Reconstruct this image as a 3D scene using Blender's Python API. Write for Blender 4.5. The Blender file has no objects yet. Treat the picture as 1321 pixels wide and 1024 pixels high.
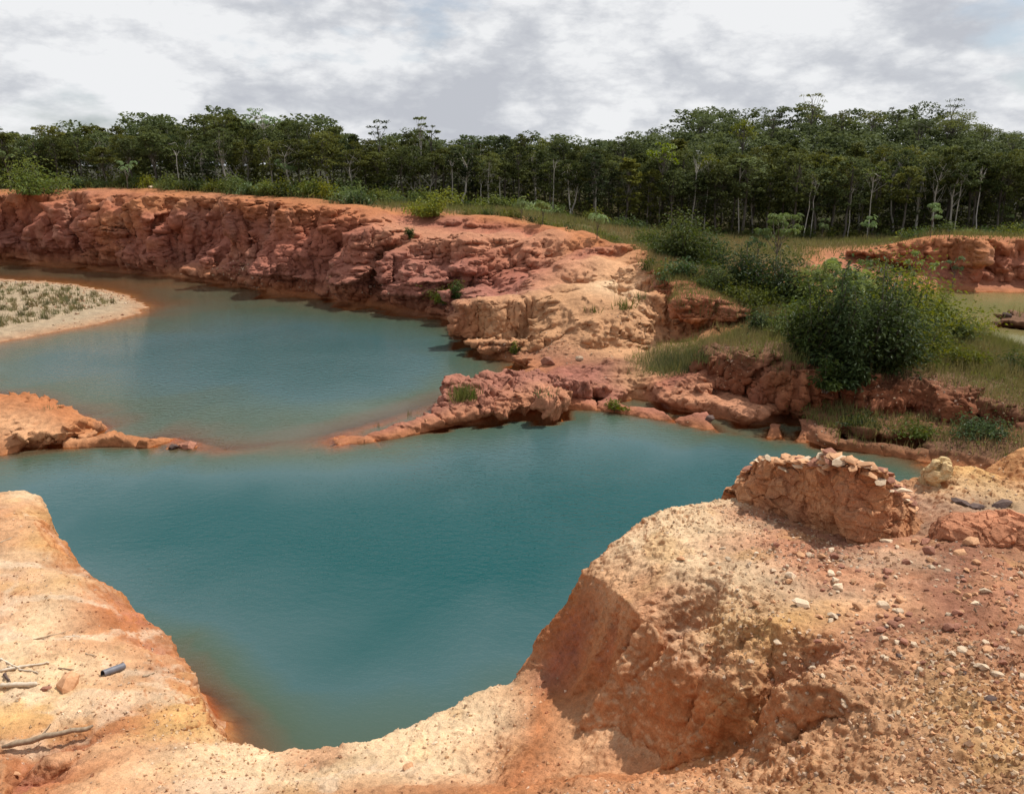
import time; _t0 = time.time()
def tick(m): print('TICK', m, round(time.time()-_t0, 1))
import bpy, bmesh, math, random
import numpy as np
from mathutils import Vector, Matrix
from mathutils.geometry import delaunay_2d_cdt
from mathutils.bvhtree import BVHTree

random.seed(7)
rng = np.random.default_rng(7)
S = bpy.context.scene
COL = S.collection

# ------------------------------------------------------------------ camera
EYE = 12.0
PITCH = math.radians(16.6)
FPX, CX, CY = 998.0, 660.5, 512.0
cam_d = bpy.data.cameras.new('camera')
cam = bpy.data.objects.new('camera', cam_d); COL.objects.link(cam)
cam.location = (0, 0, EYE); cam.rotation_euler = (math.pi/2 - PITCH, 0, 0)
cam_d.sensor_width = 36.0; cam_d.lens = 36.0*FPX/1321.0
cam_d.clip_start = 0.1; cam_d.clip_end = 6000
S.camera = cam

# ------------------------------------------------------------------ light
SUN_EL, SUN_AZ = math.radians(57), math.radians(55)      # azimuth to the right of the view direction (+Y)
sdir = Vector((math.sin(SUN_AZ)*math.cos(SUN_EL), math.cos(SUN_AZ)*math.cos(SUN_EL), math.sin(SUN_EL)))
sun_d = bpy.data.lights.new('sun', 'SUN'); sun_d.energy = 5.0; sun_d.angle = math.radians(0.55); sun_d.color = (1.0, 0.955, 0.88)
sun = bpy.data.objects.new('sun', sun_d); COL.objects.link(sun)
sun.rotation_euler = (-sdir).to_track_quat('-Z', 'Y').to_euler(); sun.location = (30, 30, 80)

def N(nt, t, **kw):
    n = nt.nodes.new(t)
    for k, v in kw.items():
        if k.startswith('i_'):
            key = k[2:]
            n.inputs[int(key) if key.isdigit() else key].default_value = v
        else: setattr(n, k, v)
    return n
def ramp(nt, stops, src=None, interp='LINEAR'):
    r = nt.nodes.new('ShaderNodeValToRGB'); r.color_ramp.interpolation = interp
    e = r.color_ramp.elements
    while len(e) < len(stops): e.new(0.5)
    for el, (p, c) in zip(e, stops):
        el.position = p; el.color = (c, c, c, 1) if not hasattr(c, '__len__') else tuple(c) + (1,)
    if src is not None: nt.links.new(src, r.inputs[0])
    return r
def mixc(nt, fac, a, b, mode='MIX'):
    m = nt.nodes.new('ShaderNodeMix'); m.data_type = 'RGBA'; m.blend_type = mode
    for sock, v in ((0, fac), (6, a), (7, b)):
        if hasattr(v, 'is_output'): nt.links.new(v, m.inputs[sock])
        else: m.inputs[sock].default_value = v if sock == 0 else (tuple(v) + (1,) if len(v) == 3 else v)
    return m.outputs[2]
def math_n(nt, op, a, b=0.0, c=0.0):
    m = nt.nodes.new('ShaderNodeMath'); m.operation = op
    for k, v in enumerate((a, b, c)):
        if hasattr(v, 'is_output'): nt.links.new(v, m.inputs[k])
        else: m.inputs[k].default_value = v
    return m.outputs[0]

W = bpy.data.worlds.new('World'); S.world = W; W.use_nodes = True
nt = W.node_tree; nt.nodes.clear()
out = N(nt, 'ShaderNodeOutputWorld'); bg = N(nt, 'ShaderNodeBackground'); bg.inputs[1].default_value = 0.1
nt.links.new(bg.outputs[0], out.inputs[0])
sky = N(nt, 'ShaderNodeTexSky', sky_type='NISHITA', sun_disc=False, sun_elevation=SUN_EL, sun_rotation=SUN_AZ, air_density=1.0, dust_density=1.5)
tc = N(nt, 'ShaderNodeTexCoord')
mp = N(nt, 'ShaderNodeMapping'); mp.inputs['Scale'].default_value = (1.0, 1.0, 2.3); mp.inputs['Location'].default_value = (3.1, 7.4, 1.2)
nt.links.new(tc.outputs['Generated'], mp.inputs[0])
n1 = N(nt, 'ShaderNodeTexNoise', i_Scale=3.2, i_Detail=10.0, i_Roughness=0.55, i_Distortion=0.15)
nt.links.new(mp.outputs[0], n1.inputs['Vector'])
mp2 = N(nt, 'ShaderNodeMapping'); mp2.inputs['Scale'].default_value = (1.0, 1.0, 2.3); mp2.inputs['Location'].default_value = (1.7, 2.2, 5.2)
nt.links.new(tc.outputs['Generated'], mp2.inputs[0])
n2 = N(nt, 'ShaderNodeTexNoise', i_Scale=4.6, i_Detail=9.0, i_Roughness=0.56, i_Distortion=0.1)
nt.links.new(mp2.outputs[0], n2.inputs['Vector'])
n3 = N(nt, 'ShaderNodeTexNoise', i_Scale=13.0, i_Detail=6.0, i_Roughness=0.6, i_Distortion=0.0); nt.links.new(mp2.outputs[0], n3.inputs['Vector'])
bil = math_n(nt, 'ABSOLUTE', math_n(nt, 'SUBTRACT', n3.outputs[0], .5))
puff = math_n(nt, 'ADD', n2.outputs[0], math_n(nt, 'MULTIPLY_ADD', bil, .55, -.035))
cover = ramp(nt, [(0.39, 0.0), (0.49, 1.0)], n1.outputs[0])
body = ramp(nt, [(0.36, (5.3, 5.5, 6.0)), (0.44, (6.2, 6.4, 6.8)), (0.49, (7.3, 7.45, 7.75)), (0.56, (8.7, 8.8, 8.95))], puff)
skyc = mixc(nt, 0.35, sky.outputs[0], (6.2, 6.9, 7.9))
nt.links.new(mixc(nt, cover.outputs[0], skyc, body.outputs[0]), bg.inputs[0])

S.view_settings.view_transform = 'Standard'; S.view_settings.look = 'None'
S.view_settings.exposure = 0.0; S.view_settings.gamma = 1.0; S.view_settings.use_curve_mapping = False

# ------------------------------------------------------------------ helpers
def ray(px, py):
    cx, cy = (px-CX)/FPX, (CY-py)/FPX
    return Vector((cx, math.cos(PITCH) + cy*math.sin(PITCH), -math.sin(PITCH) + cy*math.cos(PITCH)))
def PR(px, py, r):                       # point at forward distance r seen in direction (px,py)
    d = ray(px, py); t = r/d.y
    return (d.x*t, d.y*t, EYE + d.z*t)
def PZ(px, py, z):
    d = ray(px, py); t = (z-EYE)/d.z
    return (d.x*t, d.y*t, z)
def PA(px, py, r, z):
    d = ray(px, py); t = r/d.y
    return (d.x*t, d.y*t, z)

def _h(ix, iy, iz, s):
    n = (ix*374761393 + iy*668265263 + iz*2147483647 + s*974634777) & 0xFFFFFFFF
    n = ((n ^ (n >> 13))*1274126177) & 0xFFFFFFFF
    n = ((n ^ (n >> 16))*2246822519) & 0xFFFFFFFF
    return ((n ^ (n >> 15)) & 0xFFFFFF).astype(np.float64)/0xFFFFFF
def vnoise(p, s=0):                      # smooth noise in -1..1
    f = np.floor(p); i = f.astype(np.int64) + 20000; t = p - f; t = t*t*t*(t*(t*6-15)+10)
    x, y, z = i[:, 0], i[:, 1], i[:, 2]; r = 0
    for a in (0, 1):
        wx = t[:, 0] if a else 1-t[:, 0]
        for b in (0, 1):
            wy = t[:, 1] if b else 1-t[:, 1]
            for c in (0, 1):
                wz = t[:, 2] if c else 1-t[:, 2]
                r = r + wx*wy*wz*_h(x+a, y+b, z+c, s)
    return r*2-1
def fbm(p, o=4, s=0, g=0.5, l=2.07):
    r = 0; a = 1.0; t = 0
    for k in range(o):
        r = r + a*vnoise(p + 17.3*k, s+k); t += a; a *= g; p = p*l
    return r/t
def ridged(p, o=4, s=0, g=0.55):
    r = 0; a = 1.0; t = 0
    for k in range(o):
        r = r + a*(1-np.abs(vnoise(p + 11.7*k, s+k))*2); t += a; a *= g; p = p*2.1
    return r/t                            # about -1..1, crests sharp

def worley(p, s=0):
    i0 = np.floor(p).astype(np.int64) + 20000; fr = p - np.floor(p); best = np.full(len(p), 9.); cid = np.zeros(len(p))
    for a in (-1, 0, 1):
        for b in (-1, 0, 1):
            for c in (-1, 0, 1):
                x, y, z = i0[:, 0]+a, i0[:, 1]+b, i0[:, 2]+c; h1 = _h(x, y, z, s); h2 = (h1*913.7) % 1; h3 = (h1*7351.3) % 1
                d = np.sqrt((a+.1+.8*h1-fr[:, 0])**2 + (b+.1+.8*h2-fr[:, 1])**2 + (c+.1+.8*h3-fr[:, 2])**2)
                m = d < best; best = np.where(m, d, best); cid = np.where(m, (h1*577.1) % 1, cid)
    return best, cid
def mesh_np(name, v, f, mat=None, smooth=False):
    v = np.asarray(v, dtype=np.float32); f = np.asarray(f, dtype=np.int32)
    me = bpy.data.meshes.new(name); n = f.shape[1]
    me.vertices.add(len(v)); me.vertices.foreach_set('co', v.ravel())
    me.loops.add(f.size); me.loops.foreach_set('vertex_index', f.ravel())
    me.polygons.add(len(f)); me.polygons.foreach_set('loop_start', np.arange(0, f.size, n, dtype=np.int32))
    me.polygons.foreach_set('loop_total', np.full(len(f), n, dtype=np.int32))
    me.polygons.foreach_set('use_smooth', np.full(len(f), smooth))
    me.update(calc_edges=True)
    if mat: me.materials.append(mat)
    return me
def obj(name, me, parent=None, loc=None, rot=None, scale=None, **props):
    o = bpy.data.objects.new(name, me); COL.objects.link(o)
    if parent is not None: o.parent = parent
    if loc is not None: o.location = loc
    if rot is not None: o.rotation_euler = rot
    if scale is not None: o.scale = scale if hasattr(scale, '__len__') else (scale,)*3
    for k, v in props.items(): o[k] = v
    return o
def attr(me, name, arr, kind='FLOAT'):
    a = me.attributes.new(name, kind, 'POINT')
    if kind == 'FLOAT': a.data.foreach_set('value', np.asarray(arr, dtype=np.float32))
    else:
        c = np.ones((len(arr), 4), dtype=np.float32); c[:, :3] = arr; a.data.foreach_set('color', c.ravel())

# ------------------------------------------------------------------ terrain control points
PAL = {  # soil colours (albedo), roughness class
 'R': (0.32, 0.112, 0.070), 'M': (0.295, 0.122, 0.088), 'O': (0.37, 0.145, 0.060), 'T': (0.45, 0.245, 0.128), 'C': (0.62, 0.44, 0.27),
 'Y': (0.52, 0.305, 0.125), 'S': (0.33, 0.25, 0.165), 'G': (0.11, 0.085, 0.035), 'B': (0.32, 0.135, 0.055), 'W': (0.24, 0.105, 0.064),
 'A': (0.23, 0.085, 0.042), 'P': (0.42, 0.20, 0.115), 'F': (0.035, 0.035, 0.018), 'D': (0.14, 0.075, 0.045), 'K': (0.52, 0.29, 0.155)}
pts = []                                  # (x,y,z,colour,grass)
def add(p, c, g=0.0): pts.append((p[0], p[1], p[2]) + PAL[c] + (g,))
def line(seq, c, g=0.0, mode='r', step=None):
    """seq of (px,py,value[,colour]); interpolated into world-space points."""
    w = []
    for q in seq:
        f = {'r': PR, 'z': PZ}[mode]
        cc = q[3] if len(q) > 3 else c
        w.append((f(q[0], q[1], q[2]), cc))
    for (a, ca), (b, cb) in zip(w[:-1], w[1:]):
        L = math.dist(a, b); rr = math.hypot(a[0], a[1]); st = step or max(0.35, rr*0.022)
        n = max(1, int(L/st))
        for k in range(n):
            t = k/n; add([a[j]*(1-t)+b[j]*t for j in range(3)], ca if t < .5 else cb, g)
    add(w[-1][0], w[-1][1], g)

# far shore and cliff foot, water level
foot = [(-420, 322), (-200, 328), (0, 336), (70, 341), (150, 346), (230, 357), (300, 366), (360, 377), (420, 384), (480, 391), (530, 400), (570, 410),
        (600, 420), (625, 432), (637, 445), (628, 455), (655, 466), (686, 477), (692, 486)]
line([(x, y, 0.0) for x, y in foot], 'O', mode='z')
# shallow shelf just off the foot
line([(x, y+6, -0.30) for x, y in foot[:-5]], 'B', mode='z')
line([(x-14, y+3, -0.30) for x, y in foot[-7:-2]], 'B', mode='z')
# talus break
line([(-420, 300, 119), (-200, 306, 111), (0, 318, 103.5), (80, 326, 101.5), (150, 328, 98), (230, 338, 90.5), (300, 346, 84.5), (360, 355, 79.5), (420, 362, 75.5), (480, 370, 72),
      (530, 380, 69), (570, 388, 65.7), (600, 396, 62), (632, 415, 54.5)], 'M')
# rim of the far cliff
line([(-420, 236, 126), (-200, 242, 117), (0, 247, 107), (50, 246, 105.5), (100, 244, 104), (150, 243, 101), (200, 246, 97), (250, 249, 93), (300, 252, 89), (350, 256, 84),
      (385, 256, 82), (405, 262, 79), (440, 263, 78), (480, 270, 76)], 'O', g=0.0)
line([(-420, 235, 132), (-200, 240, 122), (0, 243, 115), (100, 240, 112), (200, 241, 106), (300, 247, 99), (400, 251, 93), (480, 263, 86)], 'G', g=0.8)
# mid face (set back a little under the rim)
line([(0, 275, 105.3), (60, 280, 103.8), (130, 270, 100.8), (190, 282, 95.2), (250, 290, 90.3), (300, 285, 86.8), (350, 300, 81.4), (385, 305, 79.3), (440, 300, 75.8), (480, 300, 73.6)], 'R')
# upper rim, middle
line([(480, 270, 76), (500, 273, 78), (520, 276, 79), (560, 278, 78), (600, 276, 76), (650, 281, 74), (700, 292, 72), (745, 305, 69), (800, 318, 66), (830, 330, 62)], 'O', g=0.1)
line([(520, 283, 77.5), (560, 292, 76), (600, 291, 74.5), (650, 298, 72.5), (690, 304, 71)], 'R')
line([(500, 290, 74.5), (560, 303, 72), (600, 312, 69.5), (622, 300, 68.5), (650, 297, 68), (690, 310, 67), (720, 325, 65)], 'P')
line([(520, 325, 71.5), (575, 345, 67.5), (610, 340, 66), (650, 350, 64), (690, 352, 62)], 'R')
line([(560, 375, 67.5), (600, 380, 64.5), (640, 385, 58)], 'M')
# bench and tan mound on the middle
for q in [(720, 345, 62, 'P'), (700, 375, 57, 'P'), (672, 385, 55.5, 'M'), (740, 322, 65, 'O'), (770, 335, 61, 'K'), (800, 345, 58, 'K'), (830, 350, 57, 'K'), (770, 370, 56, 'K'),
          (800, 385, 53.5, 'C'), (740, 385, 54.5, 'T'), (850, 375, 53, 'O'), (835, 400, 50.5, 'K'), (745, 350, 60, 'P'), (755, 330, 62, 'R')]:
    add(PR(*q[:3]), q[3])
line([(652, 402, 52.5), (672, 401, 52), (700, 402, 52), (735, 400, 52), (770, 405, 51), (810, 415, 50)], 'T')
line([(645, 428, 50.6), (672, 425, 50.6), (700, 428, 50), (735, 430, 48.6), (750, 440, 47.5), (790, 455, 45.5), (830, 455, 46)], 'T')
line([(641, 445, 49.8), (668, 455, 48.4), (700, 462, 46.5), (735, 468, 45.0), (790, 475, 43)], 'W')
line([(760, 425, 49.5), (800, 430, 48.5), (845, 435, 48)], 'T')
# spit crest, from the mound to its tip
line([(692, 470, 45.2), (720, 480, 43.4), (745, 488, 42)], 'R')
line([(765, 492, 40.6), (735, 489, 40.3), (700, 490, 39.2), (660, 498, 38.2), (620, 510, 37.1), (560, 528, 35.6), (510, 543, 34.3), (470, 555, 33.6), (440, 564, 32.9)], 'M')
line([(760, 508, 39.3), (730, 504, 38.9), (700, 503, 38.3), (660, 511, 37.6), (620, 521, 36.4), (560, 538, 34.95), (510, 551, 33.7), (470, 561, 33.1), (438, 568, 32.7)], 'P')
shore_n = [(692, 486), (670, 492), (640, 500), (600, 517), (550, 531), (500, 547), (455, 560), (430, 566)]
shore_s = [(430, 572), (470, 573), (520, 564), (580, 550), (640, 537), (700, 528), (770, 529), (810, 535), (850, 542), (900, 553), (940, 561), (980, 567), (1040, 573),
           (1080, 580), (1120, 586), (1200, 597), (1260, 607), (1330, 622), (1420, 660), (1560, 730)]
line([(x, y, 0.0) for x, y in shore_n], 'O', mode='z', step=0.5)
line([(x, y, 0.0) for x, y in shore_s], 'O', mode='z', step=0.6)
line([(x-8, y-8, -0.7) for x, y in shore_n], 'B', mode='z')
line([(x, y+11, -0.40) for x, y in shore_s[:-4]], 'B', mode='z')
line([(x, y+30, -1.8) for x, y in shore_s[1:-4]], 'B', mode='z')
line([(425, 572, -0.05), (395, 578, -0.28), (360, 583, -0.6), (310, 582, -0.55), (268, 580, -0.3)], 'P', mode='z')
# rubble slopes between mound and right bank
for q in [(760, 500, 39.9, 'P'), (790, 505, 39.3, 'M'), (820, 490, 40.7, 'T'), (860, 495, 39.7, 'R'), (800, 518, 37.9, 'W'), (840, 520, 37.6, 'M'), (880, 510, 38.0, 'P'), (745, 510, 38.6, 'R'),
          (900, 525, 36.3, 'M'), (930, 515, 36.9, 'P'), (960, 528, 35.8, 'P'), (1000, 540, 34.8, 'W'), (1040, 545, 34.1, 'W'), (870, 532, 36.3, 'R'), (920, 541, 35.3, 'R'), (770, 518, 38.2, 'M'), (830, 531, 37.0, 'R')]:
    add(PR(*q[:3]), q[3])
# grassy fan between the scarps
for q in [(850, 470, 43, .8), (885, 478, 41.5, 1.), (870, 455, 44.5, .9), (905, 462, 42.5, .9), (845, 452, 45.3, .3), (920, 445, 44.3, .9)]: add(PR(*q[:3]), 'G', q[3])
# first red scarp on the right
line([(835, 342, 58), (862, 354, 55), (900, 369, 52.8), (925, 380, 51), (945, 388, 50)], 'R', g=.5)
line([(865, 385, 54.2), (885, 405, 52.2), (910, 425, 50.2), (940, 432, 49)], 'O')
# second scarp
line([(918, 458, 42.8), (935, 450, 41.9), (960, 447, 40.4), (1020, 452, 39.3), (1070, 468, 37.8), (1130, 480, 36.7), (1200, 487, 36.2), (1260, 501, 35.1), (1300, 522, 33.9), (1400, 555, 31.8)], 'D', g=.3)
line([(905, 482, 42), (935, 492, 41), (960, 503, 39.6), (1020, 512, 38.3), (1070, 520, 36.9), (1130, 527, 35.8), (1200, 530, 35.4), (1260, 540, 34.3), (1300, 552, 33.1)], 'A')
line([(945, 470, 40.6), (1020, 480, 38.6), (1070, 492, 37.2), (1130, 502, 36.2), (1200, 508, 35.75), (1260, 520, 34.65)], 'A')
line([(1060, 532, 34.3), (1130, 545, 33.4), (1200, 550, 32.7), (1260, 562, 31.2), (1321, 575, 30)], 'D', g=.8)
line([(1080, 560, 32.4), (1130, 566, 31.9), (1200, 575, 31.1), (1260, 588, 30.1), (1321, 600, 29.1)], 'D', g=.3)
# grassy slope and crest of the ridge
line([(830, 328, 64), (870, 340, 60), (900, 346, 58), (960, 366, 54), (1050, 386, 51), (1150, 407, 47.8), (1225, 425, 46), (1270, 436, 45), (1321, 455, 43.6), (1450, 485, 41.8)], 'G', g=1.)
for q in [(960, 395, 50), (1000, 418, 46), (970, 425, 45), (1100, 440, 43), (1060, 420, 45.5), (1200, 450, 41.8), (1270, 465, 40), (1321, 490, 37.8), (1150, 455, 41), (1400, 520, 36)]:
    add(PR(*q), 'G', 1.)
# behind the crest down to the pond
line([(830, 322, 74), (900, 338, 70)], 'G', g=1.)
for x, r, z in [(960, 60, 2.6), (1050, 57, 1.6), (1150, 54, 1.0), (1230, 51, .5), (1321, 49.5, .35)]: add(PA(x, 400, r, z), 'G', 1.)
pond_near = [(1010, 62), (1080, 58), (1150, 56), (1230, 53.5), (1321, 51.5), (1500, 52)]
for (x, r), (x2, r2) in zip(pond_near[:-1], pond_near[1:]):
    for k in range(4): t = k/4; add(PA(x+(x2-x)*t, 400, r+(r2-r)*t, 0), 'O'); add(PA(x+(x2-x)*t+20, 400, r+(r2-r)*t+3, -.8), 'B')
line([(1010, 400, 0.), (1030, 386, 0.), (1090, 377, 0), (1150, 373, 0), (1215, 373, 0), (1260, 375, 0), (1321, 378, 0), (1500, 385, 0)], 'O', mode='z')
for x in (1120, 1200, 1300, 1420): add(PA(x, 400, 67, -2), 'B')
line([(1040, 352, 80), (1090, 352, 81.5), (1150, 360, 80.5), (1215, 362, 80.2), (1321, 366, 79.5), (1500, 370, 78)], 'M')
line([(1040, 332, 84), (1090, 325, 87), (1130, 322, 88), (1165, 311, 85), (1200, 304, 83.5), (1250, 303, 82.5), (1300, 306, 82.5), (1321, 307, 82.5), (1500, 315, 82)], 'O', g=.2)
line([(1165, 345, 84), (1200, 345, 81.8), (1250, 345, 81.5), (1321, 335, 81.6)], 'R')
line([(1170, 309, 88), (1200, 302, 87), (1321, 304, 86), (1500, 310, 86)], 'G', g=1.)
for q in [(1296, 414, 0), (1310, 421, 0), (1330, 425, 0), (1350, 405, 0), (1310, 401, 0)]: add(PZ(*q), 'D')
add(PR(1318, 404, 59.5), 'D', .4); add(PR(1332, 402, 59.8), 'D', .4)
# plain before the forest and ground under the forest
line([(760, 307, 82), (840, 318, 84), (930, 330, 78), (1000, 335, 78), (1040, 330, 86)], 'G', g=.7)
line([(700, 279, 86), (800, 300, 90), (930, 318, 90), (1060, 318, 94), (1160, 312, 96)], 'G', g=.6)
line([(480, 258, 98), (600, 268, 98), (700, 276, 99), (800, 292, 103), (930, 306, 106), (1060, 308, 107), (1160, 309, 107), (1321, 309, 107), (1600, 312, 105)], 'G', g=.5)
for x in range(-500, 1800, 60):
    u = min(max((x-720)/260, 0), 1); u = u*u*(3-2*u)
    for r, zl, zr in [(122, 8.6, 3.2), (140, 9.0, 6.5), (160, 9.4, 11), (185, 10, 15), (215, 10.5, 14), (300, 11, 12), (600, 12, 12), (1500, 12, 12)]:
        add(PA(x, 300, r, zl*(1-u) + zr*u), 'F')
# lake bed
for q in [(500, 750), (700, 650), (300, 700), (850, 600), (600, 640), (420, 650), (150, 640), (450, 850), (620, 760), (820, 640), (1000, 610)]: add(PZ(*q, 0)[:2] + (-4.5,), 'B')
for q in [(400, 470), (300, 430), (150, 480), (550, 455), (480, 440), (300, 500), (450, 520), (330, 425), (560, 490), (20, 475)]: add(PZ(*q, 0)[:2] + (-3.0,), 'B')
for q in [(0, 350), (100, 356), (200, 374), (-150, 342)]: add(PZ(*q, 0)[:2] + (-.6,), 'B')
for q in [(500, 412), (420, 404), (570, 430), (380, 400), (300, 384), (250, 378), (450, 412), (540, 420), (230, 400), (330, 396), (600, 450)]: add(PZ(*q, 0)[:2] + (-.95,), 'B')  # kept shallow so the olive water tint imitates the cliff's reflection
# sand bar
for q in [(0, 395, .5), (60, 392, .5), (120, 392, .45), (-100, 400, .5), (-250, 410, .55), (30, 380, .5), (90, 382, .45), (30, 408, .5), (90, 400, .45), (155, 397, .3)]: add(PZ(*q), 'S')
bar = [(-400, 350), (-200, 357), (0, 361), (60, 363), (110, 370), (160, 380), (192, 396), (186, 404), (140, 415), (90, 424), (40, 434), (0, 442), (-200, 470), (-400, 500)]
line([(x, y, 0.0) for x, y in bar], 'S', mode='z')
line([(0, 452, -.35), (60, 442, -.35), (120, 430, -.3), (180, 416, -.3), (215, 400, -.35), (190, 380, -.35), (120, 364, -.35), (0, 355, -.4)], 'B', mode='z')
line([(-380, 360, .55), (-200, 366, .5), (0, 366, .45), (60, 368, .45), (110, 376, .4), (140, 385, .35)], 'S', mode='z')
line([(-380, 480, .55), (-200, 455, .5), (0, 425, .45), (60, 414, .42), (110, 402, .4), (145, 390, .35)], 'S', mode='z')
# left peninsula
pen = [(-300, 470), (-100, 508), (0, 517), (60, 530), (110, 549), (160, 558), (215, 568), (254, 575), (250, 582), (205, 580), (160, 575), (100, 577), (60, 580), (0, 588), (-100, 600), (-300, 640)]
line([(-300, 480, 39), (-100, 503, 37.6), (0, 513, 35.8), (30, 517, 35.5), (60, 526, 34.8), (110, 546, 33.4), (160, 556, 32.7), (215, 567, 32.1), (245, 573, 31.9)], 'O')
line([(-300, 540, 1.2), (-100, 540, 1.0), (0, 545, .9), (60, 552, .7), (110, 560, .45), (160, 566, .35), (215, 572, .25)], 'K', mode='z')
line([(x, y, 0.0) for x, y in pen[8:]], 'O', mode='z', step=.5)
line([PZp for PZp in [(-300, 462, 0.), (-100, 497, 0), (0, 507, 0), (60, 520, 0), (110, 541, 0), (160, 552, 0), (215, 563, 0), (256, 574, 0)]], 'O', mode='z', step=.5)
line([(-100, 622, -.35), (0, 604, -.3), (60, 596, -.35), (120, 590, -.45), (200, 594, -.6)], 'B', mode='z')
line([(0, 628, -1.3), (100, 612, -1.6), (200, 610, -2)], 'B', mode='z')
# foreground: silhouette rims (px,py,r, r of hidden waterline)
rim = [(-420, 650, 17, 20.5, 'K'), (-150, 640, 17, 20.5, 'K'), (0, 633, 17, 20.3, 'K'), (48, 632, 17, 20.0, 'C'), (62, 668, 15.6, 19.0, 'Y'), (102, 735, 13.9, 17.6, 'O'), (170, 780, 12.9, 16.2, 'O'),
       (235, 845, 11.2, 14.6, 'O'), (258, 890, 9.6, 13.4, 'Y'), (265, 938, 8.5, 12.2, 'Y'), (300, 961, 8.0, 11.6, 'C'), (340, 973, 7.8, 11.4, 'C'), (400, 970, 7.7, 11.3, 'C'), (480, 958, 7.8, 11.4, 'C'),
       (520, 940, 8.1, 11.6, 'C'), (600, 905, 8.5, 12.2, 'C'), (655, 882, 8.8, 12.6, 'C'), (680, 862, 9.0, 12.8, 'K'), (700, 815, 9.2, 13.0, 'O'), (735, 770, 9.3, 13.5, 'O'), (752, 736, 9.4, 14, 'K'),
       (790, 706, 9.6, 14.2, 'C'), (850, 662, 10, 14.6, 'C'), (900, 647, 10.3, 15, 'C'), (960, 645, 10.7, 15.4, 'C'), (1000, 632, 10.9, 15.6, 'K'), (1080, 625, 11, 15.8, 'R'), (1180, 640, 10.8, 15.8, 'R'),
       (1212, 628, 10.6, 15.6, 'Y'), (1225, 604, 10.4, 15.5, 'Y'), (1262, 600, 10.4, 15.5, 'Y'), (1321, 579, 10.6, 15.6, 'Y'), (1400, 570, 10.8, 16, 'Y'), (1600, 560, 11.5, 17, 'Y')]
for a, b in zip(rim[:-1], rim[1:]):
    n = max(1, int(math.dist(PR(*a[:3]), PR(*b[:3]))/0.4))
    for k in range(n):
        t = k/n; q = [a[j]*(1-t)+b[j]*t for j in range(4)]
        p = PR(*q[:3]); c = a[4] if t < .5 else b[4]
        add(p, c); add(PA(q[0], q[1], q[2]+0.25, p[2]-0.3), c); add(PA(q[0], q[1], q[3], 0), 'W'); add(PA(q[0], q[1], q[2]*.45+q[3]*.55, p[2]*.42), 'O')
        if not 225 < q[0] < 400: add(PA(q[0], q[1], q[3]+1.6, -.75), 'B'); add(PA(q[0], q[1], q[3]+4.5, -3.2), 'B')
# shelf seen under the shallows beside the left block
for q in [(262, 850, -.35), (290, 880, -.45), (320, 920, -.5), (360, 945, -.6), (300, 850, -.8), (350, 900, -.9), (390, 945, -.8), (250, 820, -.8), (400, 900, -2.), (340, 840, -2.), (280, 800, -2.2), (450, 930, -2.4)]: add(PZ(q[0], q[1], 0)[:2] + (q[2],), 'B')
# top of left block
for q in [(0, 665, 15, 'K'), (40, 665, 15, 'K'), (55, 700, 13.8, 'Y'), (0, 720, 13.1, 'T'), (50, 730, 12.9, 'T'), (85, 742, 12.5, 'Y'), (112, 770, 11.9, 'O'), (60, 780, 11.6, 'C'), (0, 790, 11.3, 'O'), (140, 805, 11.3, 'O'),
          (160, 835, 10.6, 'K'), (100, 830, 10.5, 'K'), (30, 830, 10.5, 'C'), (0, 870, 9.7, 'C'), (80, 865, 9.8, 'C'), (200, 868, 10.0, 'T'), (150, 890, 9.4, 'K'), (230, 905, 9.2, 'Y'), (80, 915, 8.9, 'Y'),
          (220, 945, 8.3, 'Y'), (0, 930, 8.6, 'Y'), (150, 940, 8.4, 'O'), (190, 965, 7.75, 'K'), (120, 968, 7.65, 'K'), (60, 972, 7.5, 'T'), (0, 975, 7.5, 'T'), (240, 985, 7.4, 'C'), (45, 1003, 7.75, 'R'), (75, 993, 7.7, 'R'), (10, 1003, 7.75, 'R'), (60, 1018, 7.3, 'R'), (20, 1020, 7.3, 'R'), (95, 1010, 6.95, 'O'),
          (120, 1010, 6.8, 'K'), (0, 1040, 6.6, 'O'), (200, 1020, 6.7, 'K'), (300, 1000, 7.1, 'C'), (400, 1005, 7.0, 'C'), (300, 1040, 6.4, 'K'), (450, 1024, 6.6, 'T'), (500, 985, 7.3, 'C'),
          (-150, 800, 11.4, 'K'), (-150, 950, 8.6, 'K'), (-400, 700, 15, 'T'), (-400, 900, 11, 'T'), (180, 800, 12.2, 'R'), (215, 850, 11.0, 'R'), (150, 770, 12.9, 'R'),
          (570, 960, 7.6, 'C'), (600, 1000, 6.9, 'C'), (640, 930, 8.0, 'C'), (640, 980, 7.1, 'K')]:
    add(PR(*q[:3]), q[3])
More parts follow.
